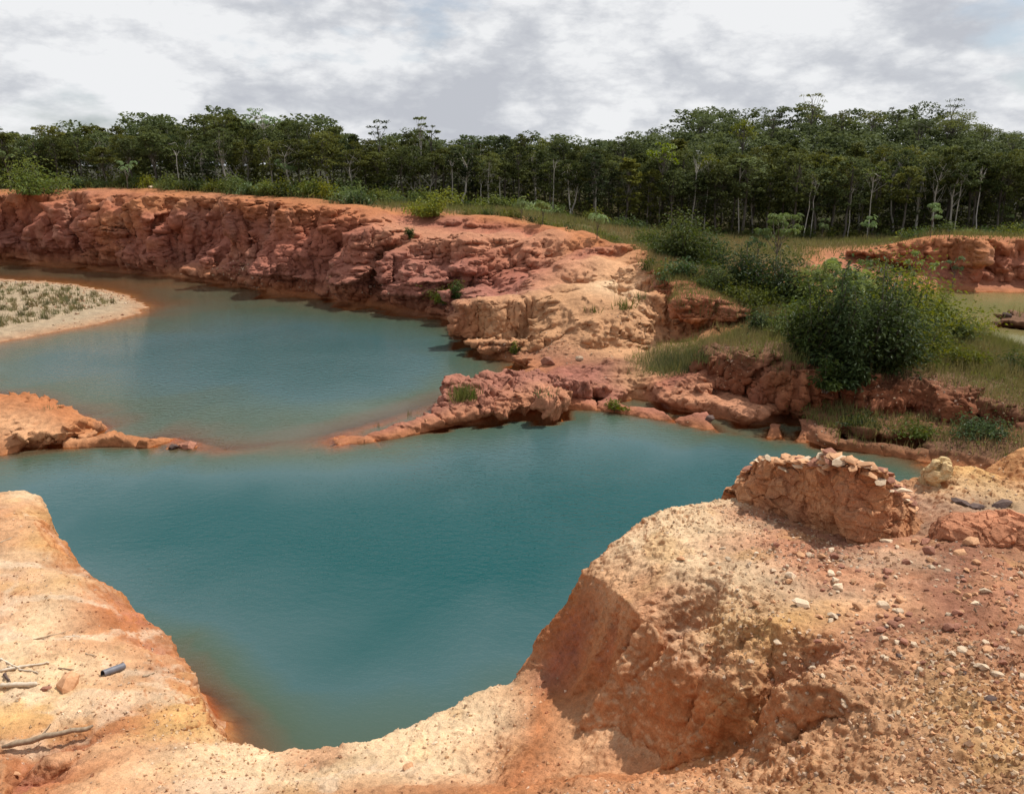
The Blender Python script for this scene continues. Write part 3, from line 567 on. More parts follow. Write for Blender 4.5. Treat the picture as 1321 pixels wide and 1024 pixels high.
# ------------------------------------------------------------------ water
def water_mat(name, deep, silt_sheen, mid, shallow, k=1.3, rough=.04, bump=.065):
    m, nt, b = new_mat(name); nt.nodes.remove(b); o = nt.nodes['Material Output']
    a = N(nt, 'ShaderNodeAttribute', attribute_name='depth'); g = N(nt, 'ShaderNodeNewGeometry')
    n0 = N(nt, 'ShaderNodeTexNoise', i_Scale=.22, i_Detail=4., i_Roughness=.5); nt.links.new(g.outputs['Position'], n0.inputs['Vector'])
    dd = math_n(nt, 'MULTIPLY', a.outputs['Fac'], math_n(nt, 'MULTIPLY_ADD', n0.outputs[0], .4, .8))
    r = ramp(nt, [(0.0, shallow), (.07, tuple(.5*x+.5*y for x, y in zip(shallow, mid))), (.20, mid), (.50, silt_sheen), (.92, deep)], math_n(nt, 'DIVIDE', dd, 4.6))  # half-deep tone: pale silt, brightened to stand in for sky sheen
    df = N(nt, 'ShaderNodeBsdfDiffuse'); nt.links.new(r.outputs[0], df.inputs[0])
    tr = N(nt, 'ShaderNodeBsdfTransparent'); tr.inputs[0].default_value = (.92, .74, .52, 1)
    op = math_n(nt, 'SUBTRACT', 1.0, math_n(nt, 'EXPONENT', math_n(nt, 'MULTIPLY', math_n(nt, 'MAXIMUM', dd, 0.), -k*2)))
    mx = N(nt, 'ShaderNodeMixShader'); nt.links.new(op, mx.inputs[0]); nt.links.new(tr.outputs[0], mx.inputs[1]); nt.links.new(df.outputs[0], mx.inputs[2])
    mp = N(nt, 'ShaderNodeMapping'); mp.inputs['Scale'].default_value = (1., 1.7, 1.); mp.inputs['Rotation'].default_value = (0, 0, .5); nt.links.new(g.outputs['Position'], mp.inputs[0])
    w1 = N(nt, 'ShaderNodeTexNoise', i_Scale=2.6, i_Detail=3., i_Roughness=.55); nt.links.new(mp.outputs[0], w1.inputs['Vector'])
    w2 = N(nt, 'ShaderNodeTexNoise', i_Scale=9., i_Detail=2., i_Roughness=.5); nt.links.new(mp.outputs[0], w2.inputs['Vector'])
    wm = N(nt, 'ShaderNodeTexNoise', i_Scale=.06, i_Detail=3., i_Roughness=.5); nt.links.new(g.outputs['Position'], wm.inputs['Vector'])
    st = ramp(nt, [(.38, .22), (.60, 1.)], wm.outputs[0])
    hgt = math_n(nt, 'ADD', w1.outputs[0], math_n(nt, 'MULTIPLY', w2.outputs[0], .35))
    bp = N(nt, 'ShaderNodeBump', i_Distance=bump); nt.links.new(math_n(nt, 'MULTIPLY', st.outputs[0], .8), bp.inputs['Strength']); nt.links.new(hgt, bp.inputs['Height'])
    gl = N(nt, 'ShaderNodeBsdfGlossy'); gl.inputs['Roughness'].default_value = rough; nt.links.new(bp.outputs[0], gl.inputs['Normal'])
    fr = N(nt, 'ShaderNodeFresnel', i_IOR=1.33); nt.links.new(bp.outputs[0], fr.inputs['Normal'])
    m2 = N(nt, 'ShaderNodeMixShader'); nt.links.new(fr.outputs[0], m2.inputs[0]); nt.links.new(mx.outputs[0], m2.inputs[1]); nt.links.new(gl.outputs[0], m2.inputs[2])
    nt.links.new(m2.outputs[0], o.inputs[0])
    return m
def water_sheet(name, x0, x1, y0, y1, nx, ny, mat, pw=1.0, keep=None):
    xs = np.linspace(x0, x1, nx); ys = y0 + (y1-y0)*np.linspace(0, 1, ny)**pw
    gx, gy = np.meshgrid(xs, ys); v = np.stack([gx.ravel(), gy.ravel(), np.zeros(gx.size)], 1)
    dep = np.array([-down(a, b)[0] for a, b in v[:, :2].tolist()]); v[:, 2] = 0
    i = np.arange(nx*ny).reshape(ny, nx); f = np.stack([i[:-1, :-1].ravel(), i[:-1, 1:].ravel(), i[1:, 1:].ravel(), i[1:, :-1].ravel()], 1)
    wetf = (dep[f] > -0.6).any(axis=1)
    if keep is not None: wetf &= keep(v[f, 0].mean(1), v[f, 1].mean(1))
    f = f[wetf]; u, inv = np.unique(f, return_inverse=True)
    me = mesh_np(name, v[u], inv.reshape(-1, 4), mat, True); attr(me, 'depth', np.clip(dep[u], -.5, 8))
    return obj(name, me, kind='structure')
LAKE = water_mat('lake_water', (.004, .060, .062), (.044, .096, .100), (.060, .090, .062), (.19, .095, .042))
POND = water_mat('pond_water', (.15, .165, .065), (.15, .165, .065), (.16, .165, .065), (.24, .17, .07), 3.)
pond_side = lambda x, y: (x > 18) & (y > 43 + (x-18)*-.10) & (x/np.maximum(y, 1) > .33)
water_sheet('lake', -150, 45, 7, 135, 300, 330, LAKE, 1.5, keep=lambda x, y: ~pond_side(x, y))
water_sheet('pond', 14, 85, 42, 95, 130, 110, POND, 1.0, keep=pond_side)

tick('water')

# ------------------------------------------------------------------ vegetation builders
class Geo:
    def __init__(s): s.v = []; s.f = []; s.t = []; s.n = 0
    def put(s, v, f, t=0.5):
        v = np.asarray(v, float); s.v.append(v); s.f.append(np.asarray(f)+s.n); s.n += len(v)
        s.t.append(np.broadcast_to(np.asarray(t, float), (len(v),)).copy())
    def mesh(s, name, mat, smooth=False):
        me = mesh_np(name, np.vstack(s.v), np.vstack(s.f), mat, smooth); attr(me, 'tint', np.concatenate(s.t)); return me
def tube(g, path, rad, sides=6, tint=.5):
    path = np.asarray(path, float); n = len(path); v = []
    for k in range(n):
        d = path[min(k+1, n-1)] - path[max(k-1, 0)]; d /= max(np.linalg.norm(d), 1e-9)
        a = np.cross(d, [0.13, 1, .07]); a /= max(np.linalg.norm(a), 1e-9); b = np.cross(d, a)
        for j in range(sides):
            w = 2*math.pi*j/sides; v.append(path[k] + rad[k]*(math.cos(w)*a + math.sin(w)*b))
    f = [(k*sides+j, k*sides+(j+1) % sides, (k+1)*sides+(j+1) % sides, (k+1)*sides+j) for k in range(n-1) for j in range(sides)]
    g.put(v, f, tint)
def bent(p0, p1, n=5, wob=.1, r=None):
    r = r or rng; p0 = np.asarray(p0, float); p1 = np.asarray(p1, float); L = np.linalg.norm(p1-p0)
    o = [p0]; off = np.zeros(3)
    for k in range(1, n):
        t = k/(n-1); off = off + r.normal(size=3)*wob*L/n
        o.append(p0*(1-t)+p1*t + off*(1-t if k == n-1 else 1)*(0 if k == n-1 else 1))
    return np.array(o)
def unit(v): return v/np.maximum(np.linalg.norm(v, axis=-1, keepdims=True), 1e-9)
def leaves(g, c, size, tint, up=.5, asp=.5, droop=.15, outw=None):
    """rhombic leaf cards at centres c"""
    n = len(c); u = rng.normal(size=(n, 3)); 
    if outw is not None: u = u*.6 + outw
    u[:, 2] *= .6; u = unit(u)
    nrm = rng.normal(size=(n, 3)); nrm[:, 2] = np.abs(nrm[:, 2]) + up*2; w = unit(np.cross(nrm, u))
    size = np.broadcast_to(size, (n,))[:, None]
    a = c - u*size*.5; b = c + w*size*asp*.5; d = c + u*size*.5 - np.array([0, 0, 1])*size*droop; e = c - w*size*asp*.5
    v = np.stack([a, b, d, e], 1).reshape(-1, 3); f = np.arange(4*n).reshape(n, 4)
    g.put(v, f, np.repeat(np.broadcast_to(tint, (n,)), 4))
def ball(n, rx, rz, shell=.55):
    d = unit(rng.normal(size=(n, 3))); r = rng.uniform(shell**3, 1, n)**(1/3)
    return d*r[:, None]*np.array([rx, rx, rz])

def forest_variant(kind, H, Wd, ncl, ncard, csz):
    """returns trunk geo, crown geo; tree about H tall"""
    tg, cg = Geo(), Geo()
    base = {'umbrella': .52, 'round': .28, 'slim': .16, 'tall': .52, 'open': .38}[kind]
    lean = rng.normal(size=2)*.03*H
    top = np.array([lean[0], lean[1], H*(.86 if kind != 'umbrella' else .80)])
    tr = bent((0, 0, -.5), top, 7, .09); r0 = H*.0135
    tube(tg, tr, np.linspace(r0*1.25, r0*.4, 7), 6)
    cz = H*(base+1)/2; ch = H*(1-base)/2
    for k in range(ncl):
        th = rng.uniform(0, 2*math.pi); zz = rng.uniform(-1, 1)
        if kind == 'umbrella': prof = math.sqrt(max(0, 1-((zz+1)/2)**2)); zz2 = zz*.75
        elif kind == 'slim': prof = .55*math.sqrt(max(0.05, 1-zz*zz))+.12; zz2 = zz
        else: prof = math.sqrt(max(0.08, 1-(zz*.95)**2)); zz2 = zz
        rad = Wd/2*prof*rng.uniform(.35, 1.0)
        c = np.array([math.cos(th)*rad + lean[0]*.8, math.sin(th)*rad + lean[1]*.8, cz + zz2*ch])
        if kind in ('tall', 'open') and rng.random() < .25: continue
        rc = Wd*rng.uniform(.085, .15)
        pts_ = c + ball(ncard, rc, rc*.5, .5)
        leaves(cg, pts_, csz*rng.uniform(.7, 1.25, ncard), np.clip(rng.normal(.45, .22) + rng.normal(size=ncard)*.10, 0, 1.2), up=.55, asp=.6)
        if k % 3 == 0:
            q = tr[min(6, 3+k % 4)]; tube(tg, bent(q, c, 4, .15), np.linspace(r0*.24, r0*.07, 4), 4)
    return tg, cg
def tree_obj(name, tm, cm, loc, s, rz, label, group=None, sz=None, cat='tree'):
    e = obj(name, None, loc=loc, rot=(0, 0, rz), scale=(s, s, sz or s), label=label, category=cat)
    if group: e['group'] = group
    obj('trunk', tm, e); obj('crown', cm, e)
    return e

SKY_X = [-400, 0, 60, 100, 150, 200, 250, 275, 300, 345, 390, 430, 470, 510, 560, 600, 640, 700, 745, 790, 820, 860, 900, 950, 1040, 1100, 1160, 1220, 1260, 1290, 1321, 1500, 1700]
SKY_Y = [172, 170, 172, 164, 168, 163, 164, 150, 150, 158, 160, 165, 180, 178, 180, 186, 180, 178, 188, 188, 170, 160, 150, 147, 146, 147, 148, 150, 160, 180, 186, 190, 190]
FR_X = [-400, -100, 0, 200, 400, 480, 700, 930, 1321, 1700]; FR_R = [140, 124, 116, 107, 96, 97, 102, 107.5, 108.5, 108]
def sky_y(px): return float(np.interp(px, SKY_X, SKY_Y)) - (0 if px > 780 else 0)
def z_at(px, py, r): return PR(px, py, r)[2]

variants = []
for kind, Wd in [('umbrella', 7.0), ('round', 5.6), ('round', 6.4), ('slim', 4.8), ('umbrella', 6.2), ('open', 6.0), ('round', 5.2), ('tall', 5.6), ('slim', 4.4), ('open', 6.6), ('umbrella', 7.6), ('tall', 5.0)]:
    tg, cg = forest_variant(kind, 11.0, Wd, 84, 27, .40)
    variants.append((kind, tg.mesh('forest_trunk', BARK_PALE if len(variants) % 6 == 1 else BARK_GREY), cg.mesh('forest_crown', LEAF_F)))
adj = {'umbrella': 'flat-topped', 'round': 'round-crowned', 'slim': 'slender', 'open': 'loose-crowned', 'tall': 'high-crowned'}
cnt = 0; rows_done = 6
frng = random.Random(5)
LAND = [(20, 'the left edge shrub mass'), (130, 'the bleached leafless tree'), (233, 'the pale pole'), (290, 'the dark skyline hump'), (343, 'the airy umbrella tree'), (395, 'the white bare branches'), (487, 'the small tufted tree'), (548, 'the tall tufted pair'),
        (582, 'the pale bare trunk'), (645, 'the broken trunk'), (714, 'the mid-forest pale trunk'), (770, 'the thin pale trunk'), (855, 'the bright green tree'), (915, 'the forked olive tree'), (958, 'the brightest pale trunk'), (1043, 'the layered hilltop emergent'),
        (1101, 'the trunk by the pale olive tree'), (1130, 'the pale olive tree'), (1216, 'the narrow hilltop tree'), (1270, 'the stubbed trunk')]
ROWN = ['front-row', 'second-row', 'third-row', 'fourth-row', 'fifth-row', 'sixth-row']
far_trees = []
for row in range(15):
    dr = [0, 3.6, 7.6, 12, 17, 23, 29, 35, 41, 47, 54, 61, 68, 76, 84][row]
    px = -75.0
    while px < 1400:
        fr = float(np.interp(px, FR_X, FR_R)); r = fr + dr + frng.uniform(-1.6, 1.6)
        step = (3.4 + .09*dr**.5*3)*FPX/r*frng.uniform(.75, 1.3); px += step
        if px > 1400: break
        u = min(max((px-720)/260, 0), 1)
        if row > 10 and u < .2: continue
        x, y, _ = PA(px, 230, r, 0); gz = down(x, y)[0]
        t = min(1, (dr/(34 if u < .3 else 76))**.95)
        edge = 216 - 12*frng.random() if u > .3 else sky_y(px) + 16
        py = edge*(1-t) + (sky_y(px) + 5)*t + frng.uniform(-16, 15)
        h = min(max(z_at(px, py, r) - gz, 5.5), 15.5)
        k = frng.randrange(12); s = h/11.0; w = min(1.2, max(.72, s*frng.uniform(.85, 1.15)))*(1.3 if frng.random() < .2 else 1)
        if row < rows_done and cnt < 285:
            zone = 'behind the left cliff' if px < 480 else ('behind the middle of the pit' if px < 830 else 'at the foot of the wooded hill')
            depth_ = 'in the front row' if row == 0 else ('just behind the front row' if row < 3 else 'deep in the canopy')
            v = variants[k]
            tree_obj('rainforest_tree', v[1], v[2], (x, y, gz), w, frng.uniform(0, 6.28), f'{adj[v[0]]} dark {ROWN[row]} forest tree ' + (lambda l: ('at ' if abs(px-l[0]) < 9 else 'left of ' if px < l[0] else 'right of ') + l[1])(min(LAND, key=lambda l: abs(l[0]-px))), f'rainforest trees {zone}', sz=s)
            cnt += 1
        else: far_trees.append((x, y, gz, w*1.2, s*frng.uniform(.92, 1.12), frng.uniform(0, 6.28)))
print('TICK trees', cnt, len(far_trees)); tick('forest')
# the rest of the wood reads as one canopy
lights = []
for kind, Wd in [('umbrella', 7.2), ('round', 6.0), ('round', 6.6), ('open', 6.2), ('umbrella', 7.8)]:
    g = Geo(); 
    for k in range(50):
        th = rng.uniform(0, 6.283); zz = rng.uniform(-1, 1); rad = Wd/2*math.sqrt(1-(zz*.9)**2)*rng.uniform(.3, 1)
        c = np.array([math.cos(th)*rad, math.sin(th)*rad, 11*(.68 + .30*zz)]); rc = Wd*.15
        leaves(g, c + ball(20, rc, rc*.5, .5), .56, np.clip(rng.normal(.45, .22, 1), 0, 1.1), up=.55, asp=.65)
    lights.append((np.vstack(g.v), np.concatenate(g.t)))
vv, tt = [], []
for (x, y, z, w, s, a) in far_trees:
    v, t = lights[frng.randrange(5)]; ca, sa = math.cos(a), math.sin(a)
    q = np.empty_like(v); q[:, 0] = (v[:, 0]*ca - v[:, 1]*sa)*w + x; q[:, 1] = (v[:, 0]*sa + v[:, 1]*ca)*w + y; q[:, 2] = v[:, 2]*s + z
    vv.append(q); tt.append(np.clip(t + frng.uniform(-.3, .75), -.2, 1.4))
vv = np.vstack(vv); me = mesh_np('forest_canopy', vv, np.arange(len(vv)).reshape(-1, 4), LEAF_F); attr(me, 'tint', np.concatenate(tt))
obj('forest_canopy', me, kind='stuff', label='dense dark green rainforest canopy covering the hill', category='forest')
# undergrowth between the trunks
g = Geo(); n = 13000; pxs = rng.uniform(-90, 1420, n); dd = rng.uniform(-.5, 20, n)**1.0
cc = []
for a, d in zip(pxs, dd):
    r = float(np.interp(a, FR_X, FR_R)) + d; x, y, _ = PA(a, 250, r, 0); cc.append((x, y, down(x, y)[0] + rng.random()**1.6*(1.4+min(d, 12)*.42)))
cc = np.array(cc); cc = np.repeat(cc, 3, 0) + rng.normal(size=(3*n, 3))*.45
leaves(g, cc, rng.uniform(.3, .6, 3*n), rng.uniform(0, .8, 3*n), up=.3, asp=.6)
obj('undergrowth', g.mesh('undergrowth', LEAF_F), kind='stuff', label='shadowy undergrowth filling the forest edge', category='undergrowth')
tick('canopy')

# emergent and special trees: (px, base py or None, r, top py, crown width px, kind, label)
def special(px, r, top_py, wpx, kind, label, leaf=LEAF_F, bark=BARK_GREY, ncl=16, ncard=26, csz=.34, clump=.13, stems=1, base=None):
    x, y, _ = PA(px, 220, r, 0); gz = down(x, y)[0]; H = z_at(px, top_py, r) - gz; Wd = wpx*r/FPX
    tg, cg = Geo(), Geo(); lean = rng.normal(size=2)*.02*H
    tr = bent((0, 0, -.5), (lean[0], lean[1], H*.84), 8, .07); r0 = .010*H
    tube(tg, tr, np.linspace(r0, r0*.4, 8), 6)
    for k in range(ncl):
        th = 2.4*k + rng.uniform(-.4, .4); rad = Wd/2*math.sqrt((k+.5)/ncl)*rng.uniform(.8, 1.05)*(1-.5*clump)
        lev = rng.uniform(.80, .97) if kind == 'flat' else rng.uniform(.62, .97)
        if kind == 'layered': lev = rng.choice([.70, .80, .88, .95])
        if kind == 'flat': lev -= .10*(rad/(Wd/2))**2
        c = np.array([math.cos(th)*rad + lean[0], math.sin(th)*rad + lean[1], H*lev])
        rc = Wd*clump*rng.uniform(.75, 1.3)
        leaves(cg, c + ball(ncard, rc, rc*.42, .3), csz*rng.uniform(.7, 1.2, ncard), np.clip(rng.normal(.5, .2) + rng.normal(size=ncard)*.1, 0, 1.2), up=.5, asp=.6)
        q = tr[5 + k % 3]; tube(tg, bent(q, c, 5, .14), np.linspace(r0*.42, r0*.10, 5), 4)
    return tree_obj('emergent_tree', tg.mesh('tree_trunk', bark), cg.mesh('tree_crown', leaf), (x, y, gz), 1, 0, label)
special(343, 108, 134, 46, 'flat', 'pale airy umbrella-crowned tree rising above the canopy behind the left cliff', LEAF_SILVER, BARK_PALE, 22, 18, .32, .09)
special(290, 112, 146, 44, 'layered', 'broad dark tree making the hump of the skyline left of the airy umbrella tree', ncl=34, ncard=34, clump=.17)
special(487, 108, 152, 30, 'layered', 'small tufted tree poking over the canopy left of the tall tufted pair', ncl=14, ncard=20, clump=.13)
special(541, 104.5, 147, 24, 'layered', 'tallest thin-trunked tree with separate dark leaf tufts in the centre', bark=BARK_PALE, ncl=15, ncard=22, clump=.14)
special(558, 106, 158, 24, 'layered', 'tufted tree leaning beside the tallest thin-trunked one', bark=BARK_GREY, ncl=12, ncard=20, clump=.13)
special(676, 113, 172, 22, 'tall', 'pointed dark tree on the skyline in the middle of the forest', ncl=22, clump=.2)
special(725, 112, 178, 46, 'flat', 'wide flat-topped tree on the skyline beside the gap of bright cloud', ncl=26, ncard=28)
special(1037, 158, 118, 36, 'layered', 'emergent tree with layered open crown on top of the wooded hill', ncl=22, ncard=22, clump=.12)
special(1122, 160, 138, 32, 'flat', 'dark domed tree on the hilltop right of the layered emergent', ncl=26, ncard=28, clump=.16)
special(1150, 160, 134, 26, 'flat', 'thin-topped tree next to the dark domed one on the hilltop', ncl=16, ncard=22, clump=.13)
special(1216, 156, 124, 26, 'layered', 'narrow tree standing highest at the right end of the hill', ncl=14, ncard=22, clump=.15)
special(1222, 150, 142, 56, 'flat', 'big round dark crown beneath the narrow tree on the hill', ncl=44, ncard=36, clump=.15)
special(1262, 152, 158, 36, 'flat', 'spreading dark tree where the hill skyline starts to fall', ncl=26, ncard=26, clump=.14)
special(905, 150, 142, 34, 'flat', 'dark flat crown at the left shoulder of the hill', ncl=22, ncard=26, clump=.15)
special(70, 122, 158, 40, 'flat', 'rounded crown standing slightly proud of the canopy at the far left', ncl=26, ncard=28)
special(205, 116, 156, 34, 'layered', 'layered dark tree above the canopy left of the dark skyline hump', ncl=22, ncard=26)
special(430, 108, 158, 30, 'flat', 'domed tree where the skyline starts to drop right of the airy umbrella tree', ncl=22, ncard=26)
special(610, 112, 173, 30, 'layered', 'ragged dark tree on the skyline right of the tall tufted pair', ncl=18, ncard=24)
special(800, 118, 172, 40, 'flat', 'dark spreading tree where the skyline climbs to the hill', ncl=28, ncard=28)
special(990, 150, 138, 34, 'layered', 'broad layered crown left of the hilltop emergent', ncl=24, ncard=26)
special(1082, 150, 136, 30, 'flat', 'domed crown between the hilltop emergent and the dark domed tree', ncl=24, ncard=26)
special(1180, 148, 146, 36, 'flat', 'low domed crown in the dip of the hill skyline', ncl=24, ncard=26)
special(1300, 140, 172, 34, 'layered', 'layered tree at the right edge of the forest', ncl=22, ncard=26)
special(955, 135, 150, 36, 'flat', 'yellow-green domed crown near the left of the hilltop', LEAF_BUSH, ncl=30, ncard=30, clump=.14)
special(855, 106.6, 180, 42, 'flat', 'bright light green tree standing out at the forest edge', LEAF_BRIGHT, BARK_GREY, 30, 30, .32, .13)
special(915, 107, 196, 40, 'flat', 'olive umbrella tree on slim forked trunks right of the bright green one', LEAF_BUSH, BARK_PALE, 20, 24, .3, .12)
special(1130, 107, 208, 38, 'flat', 'pale olive tree with a straight light trunk at the foot of the hill', LEAF_BUSH, BARK_PALE, 20, 24, .3, .12)

def bare(px, r, top_py, label, kind='pole', name='dead_tree', bark=BARK_DEAD, wid=.25, base_lift=0):
    x, y, _ = PA(px, 240, r, 0); gz = down(x, y)[0]; H = z_at(px, top_py, r) - gz
    g = Geo(); r0 = max(.07, H*.0095)
    e = obj(name, None, loc=(x, y, gz), label=label, category='dead tree')
    fk = .45 if kind != 'pole' else .8
    tr = bent((0, 0, -.5), (rng.normal()*.04*H, 0, H*fk), 6, .06); tube(g, tr, np.linspace(r0, r0*.7, 6), 6)
    obj('trunk', g.mesh('dead_trunk', bark), e)
    nb = {'pole': 3, 'fork': 4, 'spread': 8}[kind]
    for k in range(nb):
        a = 2*math.pi*k/nb + rng.uniform(-.4, .4); q = tr[5] if kind != 'spread' else tr[2+k % 4]
        L = H*(1-fk)*rng.uniform(.8, 1.15); d = np.array([math.cos(a)*wid*1.9, math.sin(a)*wid, .9 if kind != 'spread' else rng.uniform(.45, 1.)]); b = q + d*L
        bg_ = Geo(); br = bent(q, b, 5, .14); tube(bg_, br, np.linspace(r0*.62, r0*.22, 5), 5)
        for j in range(4 if kind != 'pole' else 2):
            s_ = br[1+j % 4]; tip = s_ + d*L*rng.uniform(.25, .5) + rng.normal(size=3)*L*.22; tube(bg_, bent(s_, tip, 4, .18), np.linspace(r0*.36, r0*.14, 4), 4)
        obj('branch', bg_.mesh('branch', bark), e)
bare(130, 116, 182, 'bleached dead tree with many bare upswept branches behind the left cliff', 'spread', wid=.32)
bare(148, 114.5, 205, 'smaller grey leafless tree beside the bleached one on the left', 'spread', wid=.3)
bare(233, 104, 192, 'straight pale pole of a tree standing at the rim of the left cliff', 'pole')
bare(247, 111, 180, 'bare pale forked branches showing right of the pale pole', 'fork', wid=.4)
bare(305, 103, 205, 'white leafless tangle of branches among the shrubs left of centre', 'spread', wid=.42)
bare(280, 110, 172, 'tall grey leafless tree below the dark hump of the skyline', 'spread', wid=.25)
bare(395, 108, 172, 'white bare branches among the crowns right of the airy umbrella tree', 'spread', wid=.25)
bare(555, 98.5, 214, 'white forked leafless tree standing in front of the dark forest', 'fork', wid=.45)
bare(534, 100, 230, 'short bare white tree left of the forked white one', 'fork', wid=.5)
for i, (px, tp, txt) in enumerate([(582, 205, 'left of the middle of the forest'), (645, 226, 'broken off short, in the middle of the forest'), (714, 205, 'reaching up into the crowns in the middle'), (893, 205, 'forked near its top, left of the hill foot'),
        (958, 212, 'brightest of the straight trunks at the hill foot'), (1043, 222, 'below the emergent hilltop tree'), (1052, 232, 'close right of another pale trunk'), (1101, 236, 'left of the pale olive tree'),
        (1240, 222, 'above the red pond bank'), (1270, 215, 'with short stubs, furthest right'), (620, 232, 'thin one left of the broken trunk'), (770, 222, 'thin, between the middle and the bright green tree')]):
    bare(px, float(np.interp(px, FR_X, FR_R)) - 1.2, tp, f'pale bare trunk {txt}', 'pole', name='bare_trunk', bark=BARK_PALE if i % 3 else BARK_DEAD, wid=.16)
tick('specials')

# ---------------------------------------------------------------- shrubs
def shrub_geo(H, Wd, nst, nleaf, lsz, asp=.42, up=.3, droop=.25, fill=.35):
    sg, cg = Geo(), Geo(); tips = []
    ph = rng.uniform(0, 6.283, 3)
    for k in range(nst):
        a = rng.uniform(0, 6.283); lob = 1+.28*math.sin(3*a+ph[0])+.18*math.sin(5*a+ph[1]); rr_ = Wd/2*math.sqrt(rng.random())*lob; zt = H*(.88+.2*math.sin(2*a+ph[2]))*max(.3, 1-.42*(rr_/(Wd/2))**2)*rng.uniform(.38, 1.15)
        tip = np.array([math.cos(a)*rr_, math.sin(a)*rr_, zt]); p = bent((tip[0]*.15, tip[1]*.15, -.25), tip, 6, .12)
        tube(sg, p, np.linspace(.012*H+.012, .006, 6), 4); tips.append((p, tip))
    per = max(6, nleaf//nst)
    for p, tip in tips:
        m_ = per; t = rng.random(m_)**.6; idx = np.minimum((t*5).astype(int), 4); fr_ = (t*5-idx)[:, None]
        c = p[idx]*(1-fr_) + p[idx+1]*fr_; sp = rng.normal(size=(m_, 3))*np.array([1, 1, .6])*(.09*Wd*(.5+t))[:, None]
        c = c + sp; c[:, 2] = np.maximum(c[:, 2], .05)
        leaves(cg, c, lsz*rng.uniform(.65, 1.3, m_), np.clip(rng.normal(.45, .2)+rng.normal(size=m_)*.18, 0, 1.2), up=up, asp=asp, droop=droop, outw=unit(sp+1e-6)*.9)
    return sg, cg
def put_shrub(p, gs, gl, label, mat, group=None, name='shrub', rz=0., s=1., sm=BARK_GREY, cat='shrub'):
    e = obj(name, None, loc=p, rot=(0, 0, rz), scale=s, label=label, category=cat)
    if group: e['group'] = group
    a = obj('stem', gs if not isinstance(gs, Geo) else gs.mesh('shrub_stem', sm), e)
    b = obj('foliage', gl if not isinstance(gl, Geo) else gl.mesh('shrub_foliage', mat), e)
    return e
